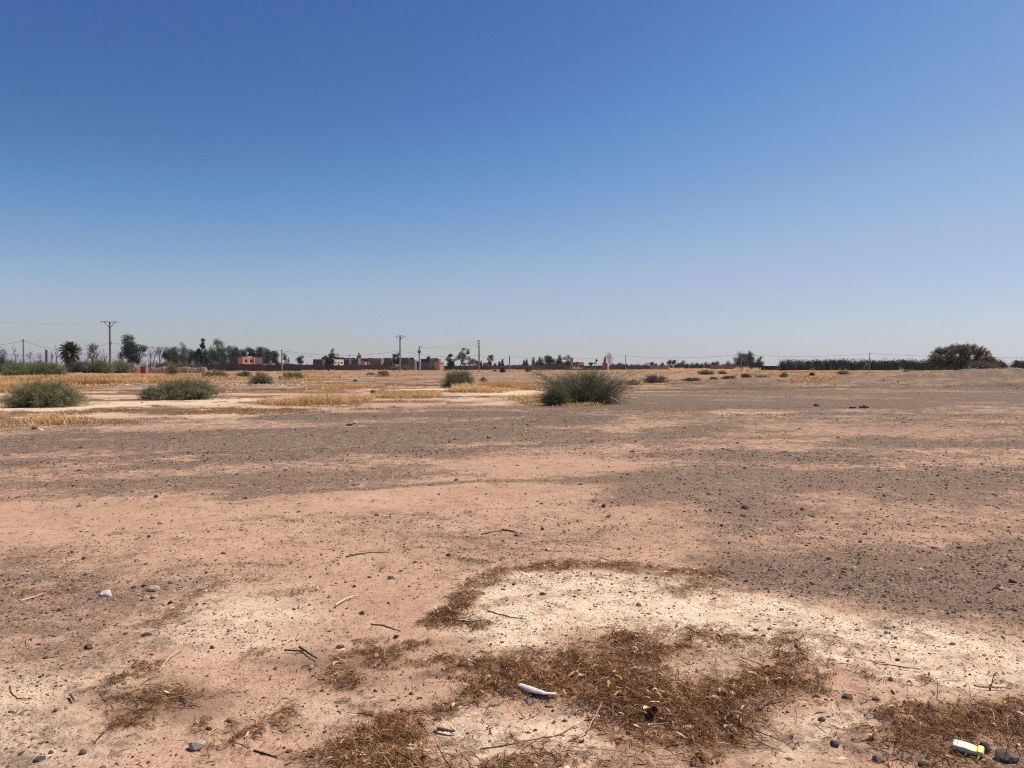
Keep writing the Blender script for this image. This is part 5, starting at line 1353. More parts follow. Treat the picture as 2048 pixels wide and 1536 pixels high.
def gate():
    Y = 160; s = Y / F
    xa, zt = at(281, 733.5, Y); xb, _ = at(290, 733.5, Y); gz = Hs(xa, Y) - .1
    root = empty('metal_gate', (xa, Y, gz)); tag(root, 'bright red metal gate leaf hung beside a pale post', 'gate')
    h = zt - gz; w = xb - xa
    addbox(root, 'panel', 'redpaint', 0.03, w - .03, 0, .04, .1, h - .03)
    fr = MB(); fr.box(0, .029, -.02, .06, .05, h); fr.box(w - .029, w, -.02, .06, .05, h); fr.box(.03, w - .03, -.02, .06, h - .029, h); fr.box(.03, w - .03, -.025, -.002, h * .5, h * .5 + .06)
    fr.build('frame', M['redpaint'], root)
    xa, zt = at(291, 725.5, Y); xb, _ = at(295, 725.5, Y); gz = Hs(xa, Y) - .1
    p = empty('gate_post', ((xa + xb) / 2, Y, gz), math.radians(22)); tag(p, 'square whitewashed post with a rounded cap right of the red gate', 'post')
    hw = (xb - xa) / 2; h = zt - gz
    addbox(p, 'shaft', 'cream_wall', -hw, hw, -.02, .5, 0, h - .3)
    MB().tube([(0, .24, h - .3), (0, .24, h - .15), (0, .24, h)], [hw * 1.25, hw * 1.0, hw * .4], 10).build('cap', M['cream_wall'], p)
    Y = 175; xa, zt = at(93, 698, Y); gz = Hs(xa, Y) - .1
    p = empty('brick_pillar', (xa, Y, gz)); tag(p, 'pink pillar with a pale flared head left of the palm', 'pillar')
    h = zt - gz; hw = 1.9 * Y / F
    addbox(p, 'shaft', 'clay2', -hw, hw, -hw, hw, 0, h - .35)
    MB().tube([(0, 0, h - .35), (0, 0, h - .1), (0, 0, h)], [hw * 1.1, hw * 2.2, hw * 2.0], 10).build('head', M['white'], p)
gate()

# a car behind the thorny shrub, and dumped debris
def car(px, base, Y, wpx, label, mat):
    s = Y / F; X, _ = at(px, base, Y); gz = Hs(X, Y)
    r = empty('parked_car', (X, Y, gz)); tag(r, label, 'car')
    L = 4.2; W_ = 1.7
    prof = [(-2.1, .35), (-2.1, .8), (-1.55, .95), (-1.0, 1.4), (.55, 1.42), (1.15, .98), (2.0, .85), (2.1, .35)]
    V = [(x, y, z) for y in (0, W_) for x, z in prof]; n = len(prof)
    q = [(i, (i + 1) % n, n + (i + 1) % n, n + i) for i in range(n)]
    me = bpy.data.meshes.new('body'); me.from_pydata(V, [], q + [tuple(range(n))[::-1], tuple(range(n, 2 * n))])
    me.materials.append(M[mat]); o = bpy.data.objects.new('body', me); COL.objects.link(o); o.parent = r
    addbox(r, 'window', 'glass_dark', -.95, .45, -.004, .02, .98, 1.30)
    for wx in (-1.3, 1.35):
        for wy in (-.02, W_ - .16):
            MB().tube([(wx, wy, .32), (wx, wy + .18, .32)], .32, 14).build('wheel', M['tyre'], r)
car(1154.5, 740, 298, 9, 'pale car parked at the wall below the red villa', 'white')

# ------------------------------------------------------------------ poles and cables
PT = {}   # attachment points
def pole(key, px, top, Y, label, w_px=2.4, style='plain', base=740, group='utility poles across the plain', mat='concrete'):
    X, zt = at(px, top, Y); gz = Hs(X, Y) - .3
    root = empty('utility_pole', (X, Y, gz), math.radians(-22) if style in ('plain', 'transformer') else 0.0); tag(root, label, 'utility pole', group)
    h = zt - gz; s = Y / F; hw = w_px * s / 2
    mb = MB()
    # tapered H-section concrete post
    v = []
    for z, k in ((0, 1.25), (h, 0.8)):
        a = hw * k; b = a * .45
        v += [(-a, -b * 1.6, z), (a * .35, -b * 1.9, z), (a, -b * .9, z), (a, b * 1.6, z), (-a, b * 1.6, z), (-a, b * .5, z)]
    q = [(i, (i + 1) % 6, 6 + (i + 1) % 6, 6 + i) for i in range(6)]
    mb.add(v, [q, np.array([(0, 5, 4), (0, 4, 3), (0, 3, 2), (0, 2, 1), (6, 7, 8), (6, 8, 9), (6, 9, 10), (6, 10, 11)])])
    mb.build('shaft', M[mat], root)
    def B(name, pts, r, m='steel', n=5): return MB().tube([(a, b, c) for a, b, c in pts], r, n).build(name, M[m], root)
    cl = lambda dpy: h - dpy * s     # height at a pixel below the top
    if style == 'fork':
        # V arms with a flat crossarm above
        B('arm', [(0, 0, cl(12)), (-11.5 * s, 0, cl(0))], .085); B('arm', [(0, 0, cl(12)), (11.5 * s, 0, cl(0))], .085)
        B('crossarm', [(-17 * s, 0, cl(-.2)), (17 * s, 0, cl(.8))], .09)
        for k in (-16.5, 0, 16.5): B('insulator', [(k * s, 0, cl(0)), (k * s, 0, cl(2))], .05, 'glass_dark')
        B('bracket', [(1.0 * s, -.1, cl(41.5)), (4.5 * s, -.1, cl(41))], .09); B('bracket', [(1.0 * s, -.1, cl(49)), (4 * s, -.1, cl(43))], .05)
    if style == 'bowed':
        B('arm', [(0, 0, cl(10)), (1.5 * s, 0, cl(6)), (6.5 * s, 0, cl(1.2))], .09)
        t = np.linspace(-1, 1, 9)
        B('crossarm', [(k * 8.8 * s + .2, 0, cl(-.6 + 1.9 * k * k)) for k in t], .07)
        for k in (-8.6, 0, 8.6): B('insulator', [(k * s + .2, 0, cl(1)), (k * s + .2, 0, cl(5.2))], .05, 'glass_dark')
        MB().box(-.45, .45, -.4, .4, .25, .6).build('footing', M['white'], root)
    if style == 'transformer':
        B('crossarm', [(-1.6 * s, 0, cl(1)), (7 * s, 0, cl(1.2))], .08)
        B('crossarm', [(-1.5 * s, 0, cl(5)), (3.5 * s, 0, cl(5))], .06); B('fuse', [(1.5 * s, -.2, cl(5)), (2.6 * s, -.2, cl(7.5))], .07)
        tr = MB().box(-1.6 * s, 4.6 * s, -.75, -.1, cl(13.5), cl(9)).build('transformer', M['steel'], root)
        f = MB()
        for k in range(7): f.box(-1.3 * s + k * .95 * s * .9, -1.3 * s + k * .95 * s * .9 + .04, -.86, -.752, cl(13.2), cl(9.6))
        f.build('fins', M['steel'], tr)
        for k in (0, 1.6, 3.2): B('bushing', [(k * s, -.4, cl(9)), (k * s, -.4, cl(7.6))], .06, 'concrete')
    if style == 'three':
        for j, d in enumerate((1.2, 7, 12.6)):
            B('arm', [(0, 0, cl(d)), (-2.2 * s, 0, cl(d + .1)), (-3.7 * s, 0, cl(d + 1.0))], .065)
            B('insulator', [(-3.7 * s, 0, cl(d + 1)), (-4.4 * s, 0, cl(d + 1.6))], .06, 'glass_dark')
        st = MB()
        for k in range(13): st.box(hw * .8, hw * 1.5, -.12, .12, cl(16 + k * 3.3), cl(16 + k * 3.3) + .12)
        st.build('step_rungs', M[mat], root)
        MB().box(-.5, .6, -.4, .4, .2, .5).build('footing', M['white'], root)
    if style in ('plain',):
        B('bracket', [(-hw, -.1, cl(1)), (hw * 2.2, -.1, cl(1))], .05)
    return root
def mark(k, px, py, Y): x, z = at(px, py, Y); PT[k] = (x, Y, z)

pole('a', 46.5, 678, 195, 'slim dark pole rising from the green shrubs at the far left', 2.6)
pole('b', 219.5, 643.5, 192, 'tallest pole, with a wide fork top and flat crossarm', 3.4, 'fork')
pole('c', 563.5, 699.5, 172, 'short plain grey pole left of the village', 2.0)
pole('d', 800, 672, 214, 'tall white-footed pole with a bowed crossarm by the village', 2.8, 'bowed')
pole('e', 838.5, 692.5, 262, 'pole carrying a grey transformer drum in the village', 2.2, 'transformer')
pole('f', 958, 680, 205, 'brown laddered pole with three short arms on its left side', 2.6, 'three')
pole('g', 1019, 712, 262, 'low grey pole in front of the brick-red wall', 2.2)
pole('h', 1251.5, 710, 300, 'thin pole right of the ruined brick tower', 1.4)
pole('i', 1482.5, 706.5, 232, 'thin pole standing before the big tree clump', 1.5)
pole('j', 1739.5, 705.5, 245, 'thin pole standing before the orchard row', 1.5)
pole('k', 2330, 705, 245, 'thin pole beyond the right edge of the orchard', 1.5)
pole('l', -260, 676, 205, 'slim dark pole beyond the left edge', 2.6)
pole('m', 577.5, 714, 330, 'faint thin pole just right of the short plain grey one', 1.4)
pole('n', 698.5, 708.5, 300, 'thin pole standing among the village roofs', 1.4)

def cable(p, q, sag, label, r=0.034, n=24, group='cables strung between the poles', name='power_cable'):
    p, q = np.array(p), np.array(q)
    t = np.linspace(0, 1, n)
    pts = p + (q - p) * t[:, None]
    pts[:, 2] -= 4 * sag * t * (1 - t)
    o = MB().tube(pts - p, r, 5).build(name, M['cable'])
    o.location = p
    tag(o, label, 'cable', group)
def A(px, py, Y): x, z = at(px, py, Y); return (x, Y, z)
cable(A(-260, 682, 205), A(46, 682.5, 195), 2.0, 'thick cable coming in from the left edge to the slim dark pole')
cable(A(47.5, 680, 195), A(219, 686, 192), 2.35, 'thick cable sagging past the palm to the fork-topped pole')
cable(A(220, 685.5, 192), A(563.5, 701.5, 172), 0.95, 'thick cable from the fork-topped pole to the short plain grey pole')
cable(A(563.5, 701.2, 172), A(799, 700.5, 214), 1.35, 'thick cable from the short plain grey pole to the bowed-arm pole')
cable(A(563.5, 705, 172), A(838, 709.5, 262), 1.75, 'lower thin cable crossing the village roofs to the transformer pole', r=0.022)
cable(A(801, 701, 214), A(838, 708.3, 262), 0.15, 'short cable from the bowed-arm pole to the transformer pole')
cable(A(839, 708.5, 262), A(957, 711, 205), 0.6, 'thick cable from the transformer pole to the pole with three arms')
cable(A(959, 711, 205), A(1019, 713, 262), 0.95, 'cable from the pole with three arms to the low grey pole')
cable(A(1019, 712.8, 262), A(1251.5, 711.5, 300), 1.1, 'long cable from the low grey pole to the thin pole by the brick tower')
cable(A(1251.5, 711.3, 300), A(1482.5, 709, 232), 0.95, 'long cable from the brick tower pole to the pole at the big tree clump')
cable(A(1482.5, 709, 232), A(1739.5, 707, 245), 0.8, 'long cable over the left part of the orchard')
cable(A(1739.5, 707, 245), A(2330, 706, 245), 1.45, 'long cable over the right part of the orchard, passing behind the acacia')
cable(A(-260, 634, 205), A(203.5, 646, 192), 0.6, 'thin high wire from the left edge to the fork-topped pole', r=0.016)
for d, lab in ((0, 'uppermost'), (6, 'middle'), (11.5, 'lowest')):
    cable(A(846 - d * .3, 694 + d * .12, 262), A(954, 682.5 + d, 205), 0.35 + 0.12 * d / 6, 'thin ' + lab + ' wire of three between transformer and three-armed poles', r=0.016)

# ------------------------------------------------------------------ far hills
def hills():
    n = 260; Y0 = 4500.0
    px = np.linspace(-900, 560, n)
    prof = 705 + 6 * fbm(px * 0.008, px * 0 + 2, 4, 301) - 9 * np.exp(-((px - 325) / 26) ** 2) - 5 * np.exp(-((px - 130) / 90) ** 2) + 18 * smooth(330, 470, px) + 5 * smooth(260, 230, px)
    rows = [(-1000, 0.0), (-650, 0.25), (-320, 0.62), (0, 1.0), (450, 0.5), (1000, 0.0)]
    V = []
    for dy, k in rows:
        Y = Y0 + dy
        for i in range(n):
            x, z = at(px[i], prof[i], Y0)
            kk = k * (1 + 0.25 * float(fbm(np.array([px[i] * 0.05]), np.array([dy * 0.004]), 3, 303)[0]) * (k < 1))
            V.append((x, Y + 90 * math.sin(i * 0.7 + dy), -2 + (z + 2) * kk))
    q = [(r * n + i, r * n + i + 1, (r + 1) * n + i + 1, (r + 1) * n + i) for r in range(len(rows) - 1) for i in range(n - 1)]
    o = make_mesh('hills', V, [q], M['hill'], smooth=True)
    tag(o, kind='structure')
hills()

# haze: dusty air over the plain
hz = MB().box(-9800, 9800, -9800, 9800, -4.0, 128).build('haze', None)
hz.data.materials.clear()
hm = bpy.data.materials.new('dusty_air'); hm.use_nodes = True
hm.node_tree.nodes.clear()
ho = hm.node_tree.nodes.new('ShaderNodeOutputMaterial'); hv = hm.node_tree.nodes.new('ShaderNodeVolumePrincipled')
hv.inputs['Color'].default_value = (0.72, 0.80, 1.0, 1)
hv.inputs['Density'].default_value = 0.000085
try:
    hm.cycles.homogeneous_volume = True
    hm.cycles.volume_sampling = 'DISTANCE'
except Exception: pass
hv.inputs['Anisotropy'].default_value = 0.3
hm.node_tree.links.new(hv.outputs[0], ho.inputs['Volume'])
hz.data.materials.append(hm)
tag(hz, 'thin dusty haze lying over the plain and hills', 'haze', kind='stuff')

# ------------------------------------------------------------------ single stones
def rock(px, py, w_px, h_px, tone, label, name='stone', cat='stone', group='loose stones', seed=None, angular=0.25, mat='stone', sub=2, aspect=0.8):
    rs = np.random.default_rng(seed if seed is not None else int(px * 7 + py))
    X, Y = (float(t) for t in G(px, py + h_px * 0.35))
    s = math.hypot(X, Y) / F * 1.0
    if cat == 'stone': tone = tone if tone > .5 else 0.22 + 0.65 * tone
    a = w_px * s / 2; c = max(h_px * s / 2 * 0.95, a * 0.28)
    import bmesh
    bm = bmesh.new()
    bmesh.ops.create_icosphere(bm, subdivisions=sub, radius=1.0)
    pl = [norm(rs.normal(0, 1, 3)) for _ in range(9)]; ds = rs.uniform(0.62, 0.92, 9)
    for v in bm.verts:
        p = np.array(v.co)
        for n_, d in zip(pl, ds):
            t = p @ n_ - d
            if t > 0: p = p - n_ * t * (0.5 + angular * 1.6 if angular < .3 else 1.0)
        p = p * (1 + 0.07 * rs.normal())
        v.co = Vector((p[0] * a, p[1] * a * aspect, p[2] * c))
    me = bpy.data.meshes.new(name); bm.to_mesh(me); bm.free()
    at_ = me.attributes.new('tint', 'FLOAT', 'POINT'); at_.data.foreach_set('value', np.full(len(me.vertices), tone, dtype=np.float32))
    if angular < 0.12: me.polygons.foreach_set('use_smooth', np.ones(len(me.polygons), dtype=bool))
    me.materials.append(M[mat])
    o = bpy.data.objects.new(name, me); COL.objects.link(o)
    o.location = (X, Y, Hs(X, Y) + c * 0.38); o.rotation_euler = (rs.normal(0, .12), rs.normal(0, .12), rs.uniform(-.5, .5))
    return tag(o, label, cat, group)

R_ = [(307, 1172, 27, 16, .88, 'orange-tan lumpy rock, upper left foreground'), (213, 1183, 25, 13, .985, 'cream flat-faced rock left of the orange-tan one'), (177, 1292, 18, 13, .12, 'dark brown chunk lying below the cream rock'),
 (424, 1294, 10, 11, .10, 'small black cube-like stone on the pale patch'), (680, 1288, 18, 11, .28, 'smooth dark grey oval stone just above the black stick'), (700, 849, 15, 8, .55, 'brown stone of the pair out on the gravel band'), (710, 845, 11, 9, .97, 'pale stone of the pair out on the gravel band'),
 (70, 856, 12, 9, .22, 'dark stone at the near edge of the pale flat, far left'), (80, 859, 13, 5, .97, 'white flat stone touching the dark one at far left'), (312, 992, 9, 8, .10, 'black stone at the lower edge of the gravel band'), (322, 1042, 12, 9, .9, 'tan crumbly lump on bare sand'),
 (1266, 901, 14, 6, .93, 'pale flat stone in the middle distance'), (1036, 930, 10, 5, .95, 'small pale oval stone left of the pale flat one'), (1633, 809, 11, 9, .35, 'upright brown stone out on the gravel, right side'), (1605, 1015, 9, 10, .40, 'knob-shaped brown stone on the right gravel'),
 (1769, 989, 9, 6, .5, 'low brown stone right of the knob-shaped one'), (1486, 1028, 15, 7, .42, 'long brown stone left of the knob-shaped one'), (1443, 1047, 8, 8, .08, 'small black stone below the long brown one'), (1095, 1098, 11, 7, .96, 'small whitish pebble above the curved straw drift'),
 (1085, 1053, 8, 8, .1, 'small black pebble above the whitish pebble'), (782, 1155, 14, 9, .3, 'bluish grey pebble left of the curved straw drift'), (739, 1152, 9, 6, .15, 'small dark pebble beside the bluish grey one'), (709, 1170, 9, 7, .2, 'dark pebble below the bluish grey one'),
 (1781, 1358, 13, 13, .5, 'grey-brown stone behind the dead weed patch on the right'), (1752, 1396, 15, 12, .6, 'rounded pinkish grey stone, lower right'), (1694, 1394, 23, 12, .16, 'dark wedge-shaped stone left of the pinkish grey one'), (1644, 1437, 15, 11, .3, 'dark angular stone on the pale ground, lower right'),
 (1669, 1484, 20, 14, .2, 'dark brown angular rock near the white leaf, lower right'), (395, 1487, 34, 22, .9, 'pale speckled round rock, lower left'), (2012, 1508, 46, 26, .33, 'large grey rock at the right of the yellow carton'), (1969, 1494, 20, 26, .18, 'dark rounded rock leaning on the end of the yellow carton'),
 (1757, 1506, 26, 17, .45, 'brown rock left of the yellow carton'), (1848, 1519, 20, 16, .62, 'bluish pebble below and left of the yellow carton'), (823, 1382, 10, 9, .28, 'round blue-grey pebble on the bare strip, centre'), (836, 1395, 6, 7, .08, 'tiny black pebble below the round blue-grey one'),
 (776, 1317, 19, 8, .52, 'long grey-brown stone on the bright ground, right'), (794, 1340, 1, 1, .5, ''), (166, 1498, 14, 13, .32, 'round grey pebble, bottom left'), (102, 1497, 9, 8, .25, 'small grey pebble near the bottom left corner'), (206, 1533, 14, 9, .4, 'grey pebble on the bottom edge, left'),
 (460, 1438, 22, 11, .62, 'bluish flat stone in the straw, lower left'), (418, 1455, 14, 9, .2, 'dark stone below the bluish flat one'), (875, 1352, 10, 7, .35, 'grey pebble right of the small straw ring'), (1563, 1217, 9, 7, .25, 'dark pebble on bright ground above the weeds, right'),
 (1539, 1258, 9, 7, .22, 'dark pebble on bright ground, below its twin'), (1905, 1284, 12, 5, .15, 'flat dark pebble on the far right bright ground'), (650, 1502, 12, 9, .2, 'dark brown pebble at the bottom, left of the big straw mat'), (578, 1503, 14, 10, .22, 'dark grey stone at the bottom, beside the forked twig'),
 (610, 1505, 11, 8, .35, 'grey stone right of the dark grey one at the bottom'), (650, 1461, 10, 8, .3, 'slate pebble left of the big straw mat'), (775, 1328, 8, 7, .5, 'small brown stone in the bare silt beside the straw'), (2025, 1163, 15, 9, .12, 'black stone at the right edge of the gravel'),
 (1995, 1175, 14, 8, .12, 'black stone left of the one at the right edge'), (1720, 1086, 9, 7, .1, 'black stone in the open right gravel'), (1918, 1094, 11, 7, .1, 'black stone in the right gravel above the edge ones'), (1700, 1172, 8, 6, .15, 'dark stone below the open gravel one'),
 (1795, 1316, 10, 6, .2, 'dark pebble at the tip of the long grey-brown stone'), (516, 1298 - 26, 1, 1, .5, '')]
for a in R_:
    if not a[5]: continue
    rock(*a, angular=0.14 if ('smooth' in a[5] or 'round' in a[5] or 'oval' in a[5] or 'pebble' in a[5]) else 0.3)
# the long grey-brown stone sits far right, as in the picture
# ------------------------------------------------------------------ sticks and litter items
def stick(pts, r_px, tone, label, name='twig', cat='twig', group='fallen sticks and twigs', forks=(), lift=0.0):
    P = [G(a, b) for a, b in pts]
    X = np.array([float(p[0]) for p in P]); Y = np.array([float(p[1]) for p in P])
    s = math.hypot(X.mean(), Y.mean()) / F
    rs = np.random.default_rng(int(abs(pts[0][0] * 3 + pts[0][1])))
    n = 4 * len(P)
    t = np.linspace(0, len(P) - 1, n)
    xs, ys = np.interp(t, range(len(P)), X), np.interp(t, range(len(P)), Y)
    xs = xs + rs.normal(0, .4, n) * r_px * s; r = r_px * s
    zs = H(xs, ys) + r * 1.1 + lift * np.sin(np.linspace(0, math.pi, n)) + 0.010 * (cat != 'twig')
    mb = MB()
    o0 = np.array([xs[0], ys[0], zs[0]])
    mb.tube(np.stack([xs, ys, zs], 1) - o0, r * np.linspace(1.15, .6, n) * rs.uniform(.85, 1.15, n), 7, tone)
    for f in forks:
        Q = [G(a, b) for a, b in f]
        q = np.array([(float(p[0]), float(p[1]), Hs(float(p[0]), float(p[1])) + r) for p in Q]) - o0
        mb.tube(q, r * np.linspace(.7, .35, len(q)), 6, tone)
    o = mb.build(name, M['stick'], smooth=True); o.location = o0
    tag(o, label, cat, group)
stick([(671, 1215), (690, 1203), (705, 1197), (722, 1195)], 2.0, .88, 'pale peeled stick lying on bare sand left of the curved straw drift', 'stick', 'stick')
stick([(742, 1247), (765, 1249), (785, 1256), (802, 1264)], 1.2, .35, 'thin curved brown twig below the pale peeled stick')
stick([(568, 1307), (590, 1306), (612, 1305)], 1.6, .0, 'black straight stick end poking from the straw', 'stick', 'stick', forks=())
stick([(600, 1298), (611, 1306), (618, 1313), (634, 1322)], 1.9, .0, 'black thick bent stick at the head of the straw clump', 'stick', 'stick')
stick([(508, 1502), (530, 1509), (555, 1521)], 1.5, .0, 'dark forked twig near the bottom edge, left of centre', forks=(((520, 1510), (540, 1514), (552, 1517)),))
stick([(40, 1205), (62, 1198), (92, 1188)], 1.3, .85, 'pale straight stick at the left edge', 'stick', 'stick')
stick([(20, 1370), (22, 1382), (36, 1394), (64, 1396)], .9, .4, 'thin hooked twig near the left edge, alone on the sand')
stick([(141, 1392), (149, 1404)], 2.2, .25, 'short brown stub on the silt at the left', 'stick', 'stick')
stick([(692, 1113), (720, 1109), (750, 1105), (780, 1106)], 1.2, .25, 'long thin twig on bare sand left of centre')
stick([(962, 1065), (985, 1061), (1005, 1058)], 1.0, .2, 'faint twig out on bare sand')
stick([(1003, 1057), (1020, 1059), (1036, 1062)], 1.3, .1, 'dark twig following on from the faint one')
stick([(318, 1345), (335, 1328), (352, 1314), (365, 1305)], 1.1, .85, 'thin pale stalk rising over the small straw tuft', lift=.02)
stick([(975, 1226), (995, 1237), (1020, 1242), (1053, 1245)], 1.1, .4, 'thin brown stalk on the cream ground right of the straw drift')
stick([(885, 1245), (915, 1248), (940, 1253), (965, 1250)], 1.8, .05, 'dark frayed stick beside the tail of the straw drift', 'stick', 'stick')
stick([(1815, 1338), (1780, 1333), (1745, 1328)], 1.0, .15, 'long straight dark stick on the bright ground, right', 'stick', 'stick')
stick([(1840, 1342), (1812, 1338)], 2.0, .95, 'pale sleeve-like stick at the end of the long straight dark one', 'stick', 'stick')
stick([(1520, 1427), (1530, 1416), (1550, 1412), (1570, 1408)], 2.6, .5, 'knotted grey-brown branch at the lower edge of the weeds', 'stick', 'stick')
stick([(1948, 1378), (1972, 1380), (2015, 1381)], 1.4, .6, 'long pale brown stick at the top of the right weed mat', 'stick', 'stick')
stick([(1980, 1382), (1990, 1368), (1998, 1355)], .8, .1, 'thin dark stalk standing up at the right weed mat', lift=.05)
stick([(876, 1464), (893, 1468), (910, 1470)], 3.2, .35, 'squared brown wood splinter in the bare hollow', 'stick', 'stick')
stick([(902, 1460), (911, 1468)], 1.8, .95, 'pale chip leaning on the squared brown splinter', 'stick', 'stick')
stick([(936, 1326), (952, 1332)], 2.0, .97, 'short white chip at the top of the central weed mat', 'stick', 'stick')
stick([(1100, 1395), (1085, 1420), (1050, 1440), (1042, 1460)], .9, .6, 'thin stalk trailing down from the white shard')
stick([(415, 1470), (440, 1452), (472, 1434)], 1.3, .85, 'straight pale stalk across the lower left straw')
stick([(960, 1500), (1040, 1488), (1120, 1470), (1150, 1450)], 1.4, .45, 'long bowed brown stem along the bottom straw mat')
stick([(1150, 1480), (1178, 1465), (1195, 1430), (1215, 1400)], 1.3, .8, 'long pale stem arching through the central weed mat', lift=.03)
stick([(1750, 1430), (1800, 1428), (1860, 1426), (1880, 1416)], 1.1, .55, 'thin horizontal stem above the right weed mat')
stick([(270, 1078), (284, 1074)], .9, .2, 'tiny dark twig far out on the sand')

# white curved shard
def shard():
    pts = [(1040, 1381), (1052, 1389), (1070, 1396), (1090, 1402), (1113, 1402)]
    P = np.array([[float(t) for t in G(a, b)] for a, b in pts])
    s = 3.62 / F
    n = 16; t = np.linspace(0, 4, n)
    xs, ys = np.interp(t, range(5), P[:, 0]), np.interp(t, range(5), P[:, 1])
    z0 = H(xs, ys) + 0.022
    prof = np.linspace(0, 1, n); rad = 0.0185 * (0.45 + 0.55 * np.sin(np.clip(prof * 1.15 + .12, 0, 1) * math.pi) ** .6)
    c = np.stack([xs, ys, z0], 1); o0 = c[0].copy(); c = c - o0
    d = norm(np.gradient(c, axis=0)); side = norm(np.cross(d, [0, 0, 1.0]))
    V = []; m = 9
    for i in range(n):
        for rr in (1.0, .82):
            for k in range(m):
                th = math.pi * (0.02 + 0.96 * k / (m - 1))
                V.append(c[i] + side[i] * math.cos(th) * rad[i] * rr * 1.1 + np.array([0, 0, math.sin(th) * rad[i] * rr * .95 - .004]))
    q = []
    for i in range(n - 1):
        for k in range(m - 1):
            a = i * 2 * m + k; b = a + 2 * m
            q += [(a, a + 1, b + 1, b), (a + m, b + m, b + m + 1, a + m + 1)]
        a = i * 2 * m; b = a + 2 * m
        q += [(a, b, b + m, a + m), (a + m - 1, a + 2 * m - 1, b + 2 * m - 1, b + m - 1)]
    o = make_mesh('plastic_shard', V, [q], M['plastic'], smooth=True, loc=o0)
    tag(o, 'curved off-white plastic shard lying on the straw, centre foreground', 'plastic shard')
shard()
rock(1101, 1411, 24, 8, .8, 'thin pink-brown flake tucked under the white shard', 'flake', 'stone flake', angular=.3, aspect=.5)

# crushed carton
def carton():
    X, Y = (float(t) for t in G(1936, 1507)); X2, Y2 = (float(t) for t in G(1911, 1500)); X3, Y3 = (float(t) for t in G(1963, 1512))
    ang = math.atan2(Y3 - Y2, X3 - X2)
    L = 0.052; w = 0.021; h = 0.026
    secs = [(-L, .9, .95, 0), (-L * .80, 1.0, 1.0, .000), (-L * .2, .93, .92, .0015), (L * .30, 1.0, .88, -.001), (L * .50, .86, .80, -.001), (L * .58, .78, .72, .0), (L * .68, 1.0, .86, .003), (L * .98, 1.04, .80, .004), (L * 1.05, .85, .66, .003)]
    V = []
    for x, kw, kh, dz in secs:
        V += [(x, -w * kw, dz), (x, w * kw, dz), (x + .002, w * kw * .95, h * kh + dz), (x - .001, 0, h * kh * 1.03 + dz), (x - .002, -w * kw * .97, h * kh + dz)]
    n = len(secs)
    q = [(i * 5 + k, (i + 1) * 5 + k, (i + 1) * 5 + (k + 1) % 5, i * 5 + (k + 1) % 5) for i in range(n - 1) for k in range(5)]
    q = [t[::-1] for t in q]
    caps = [(0, 1, 2), (0, 2, 3), (0, 3, 4)]; e = (n - 1) * 5
    caps += [(e, e + 2, e + 1), (e, e + 3, e + 2), (e, e + 4, e + 3)]
    root = empty('drink_carton', (X, Y, Hs(X, Y) + .014), ang); tag(root, 'crumpled yellow and white drink carton lying in the weeds, lower right', 'carton')
    make_mesh('body', V, [q, caps], M['carton'], root)
    MB().tube([(-L * .82, -w * 1.03, .002), (-L * .80, -w * 1.02, h * 1.0), (-L * .72, w * .2, h * 1.045), (-L * .66, w * 1.0, h * .99)], .0006, 4).build('seam', M['charred'], root)
    root.rotation_euler = (math.radians(14), math.radians(2), ang)
carton()
# rusty can end
def can():
    X, Y = (float(t) for t in G(1299, 1432))
    root = empty('rusty_can', (X, Y, Hs(X, Y) + .02)); tag(root, 'small rust-red can with a dark open mouth in the central weeds', 'can')
    n = 18; V = []; q = []
    for i, (z, r) in enumerate(((0, .018), (.045, .019), (.047, .020), (.046, .0165), (.006, .0155))):
        for k in range(n):
            a = 2 * math.pi * k / n; V.append((r * math.cos(a), r * math.sin(a), z))
    for i in range(4):
        for k in range(n): q.append((i * n + k, i * n + (k + 1) % n, (i + 1) * n + (k + 1) % n, (i + 1) * n + k))
    V.append((0, 0, .006)); t = [(4 * n + k, 4 * n + (k + 1) % n, 5 * n) for k in range(n)]
    make_mesh('body', V, [q, t], M['rust'], root, smooth=True)
    MB().tube([(0, 0, .007), (0, 0, .009)], .0150, 14).build('inside', M['hollow'], root)
    root.rotation_euler = (math.radians(55), 0, math.radians(25))
can()
def dead_leaf(px, py, L, ang, label, tone=1.0):
    X, Y = (float(t) for t in G(px, py))
    m = 8; t = np.linspace(0, 1, m); w = L * .13 * np.sin(np.clip(t * .95 + .03, 0, 1) * math.pi)
    V = []
    for i in range(m):
        x = (t[i] - .5) * L; zc = .006 * math.sin(t[i] * math.pi)
        V += [(x, -w[i], zc + .003), (x, 0, zc), (x, w[i], zc + .003), (x, -w[i], zc + .0024), (x, 0, zc - .0006), (x, w[i], zc + .0024)]
    q = []
    for i in range(m - 1):
        a, b = 6 * i, 6 * i + 6
        q += [(a, b, b + 1, a + 1), (a + 1, b + 1, b + 2, a + 2), (a + 4, b + 4, b + 3, a + 3), (a + 5, b + 5, b + 4, a + 4)]
    o = make_mesh('fallen_leaf', V, [q], M['stick'], tint=np.full(len(V), tone), loc=(X, Y, Hs(X, Y) + .016)); o.rotation_euler = (.1, .06, ang)
    tag(o, label, 'leaf', 'large pale fallen leaves')
dead_leaf(1684, 1525, .05, .1, 'pale yellow-green leaf on bare ground, bottom right')
dead_leaf(1272, 1453, .05, -.6, 'pale leaf at the lower edge of the central weeds')
dead_leaf(1168, 1360, .035, .4, 'short grey-brown leaf in the upper central weeds', .9)
dead_leaf(1155, 1453, .04, .5, 'pale curled leaf left of centre in the lower straw')
dead_leaf(2040, 1435, .05, -1.0, 'pale leaf blade at the right edge', .97)
dead_leaf(1740, 1480, .05, .3, 'tan leaf left of the yellow carton', .85)
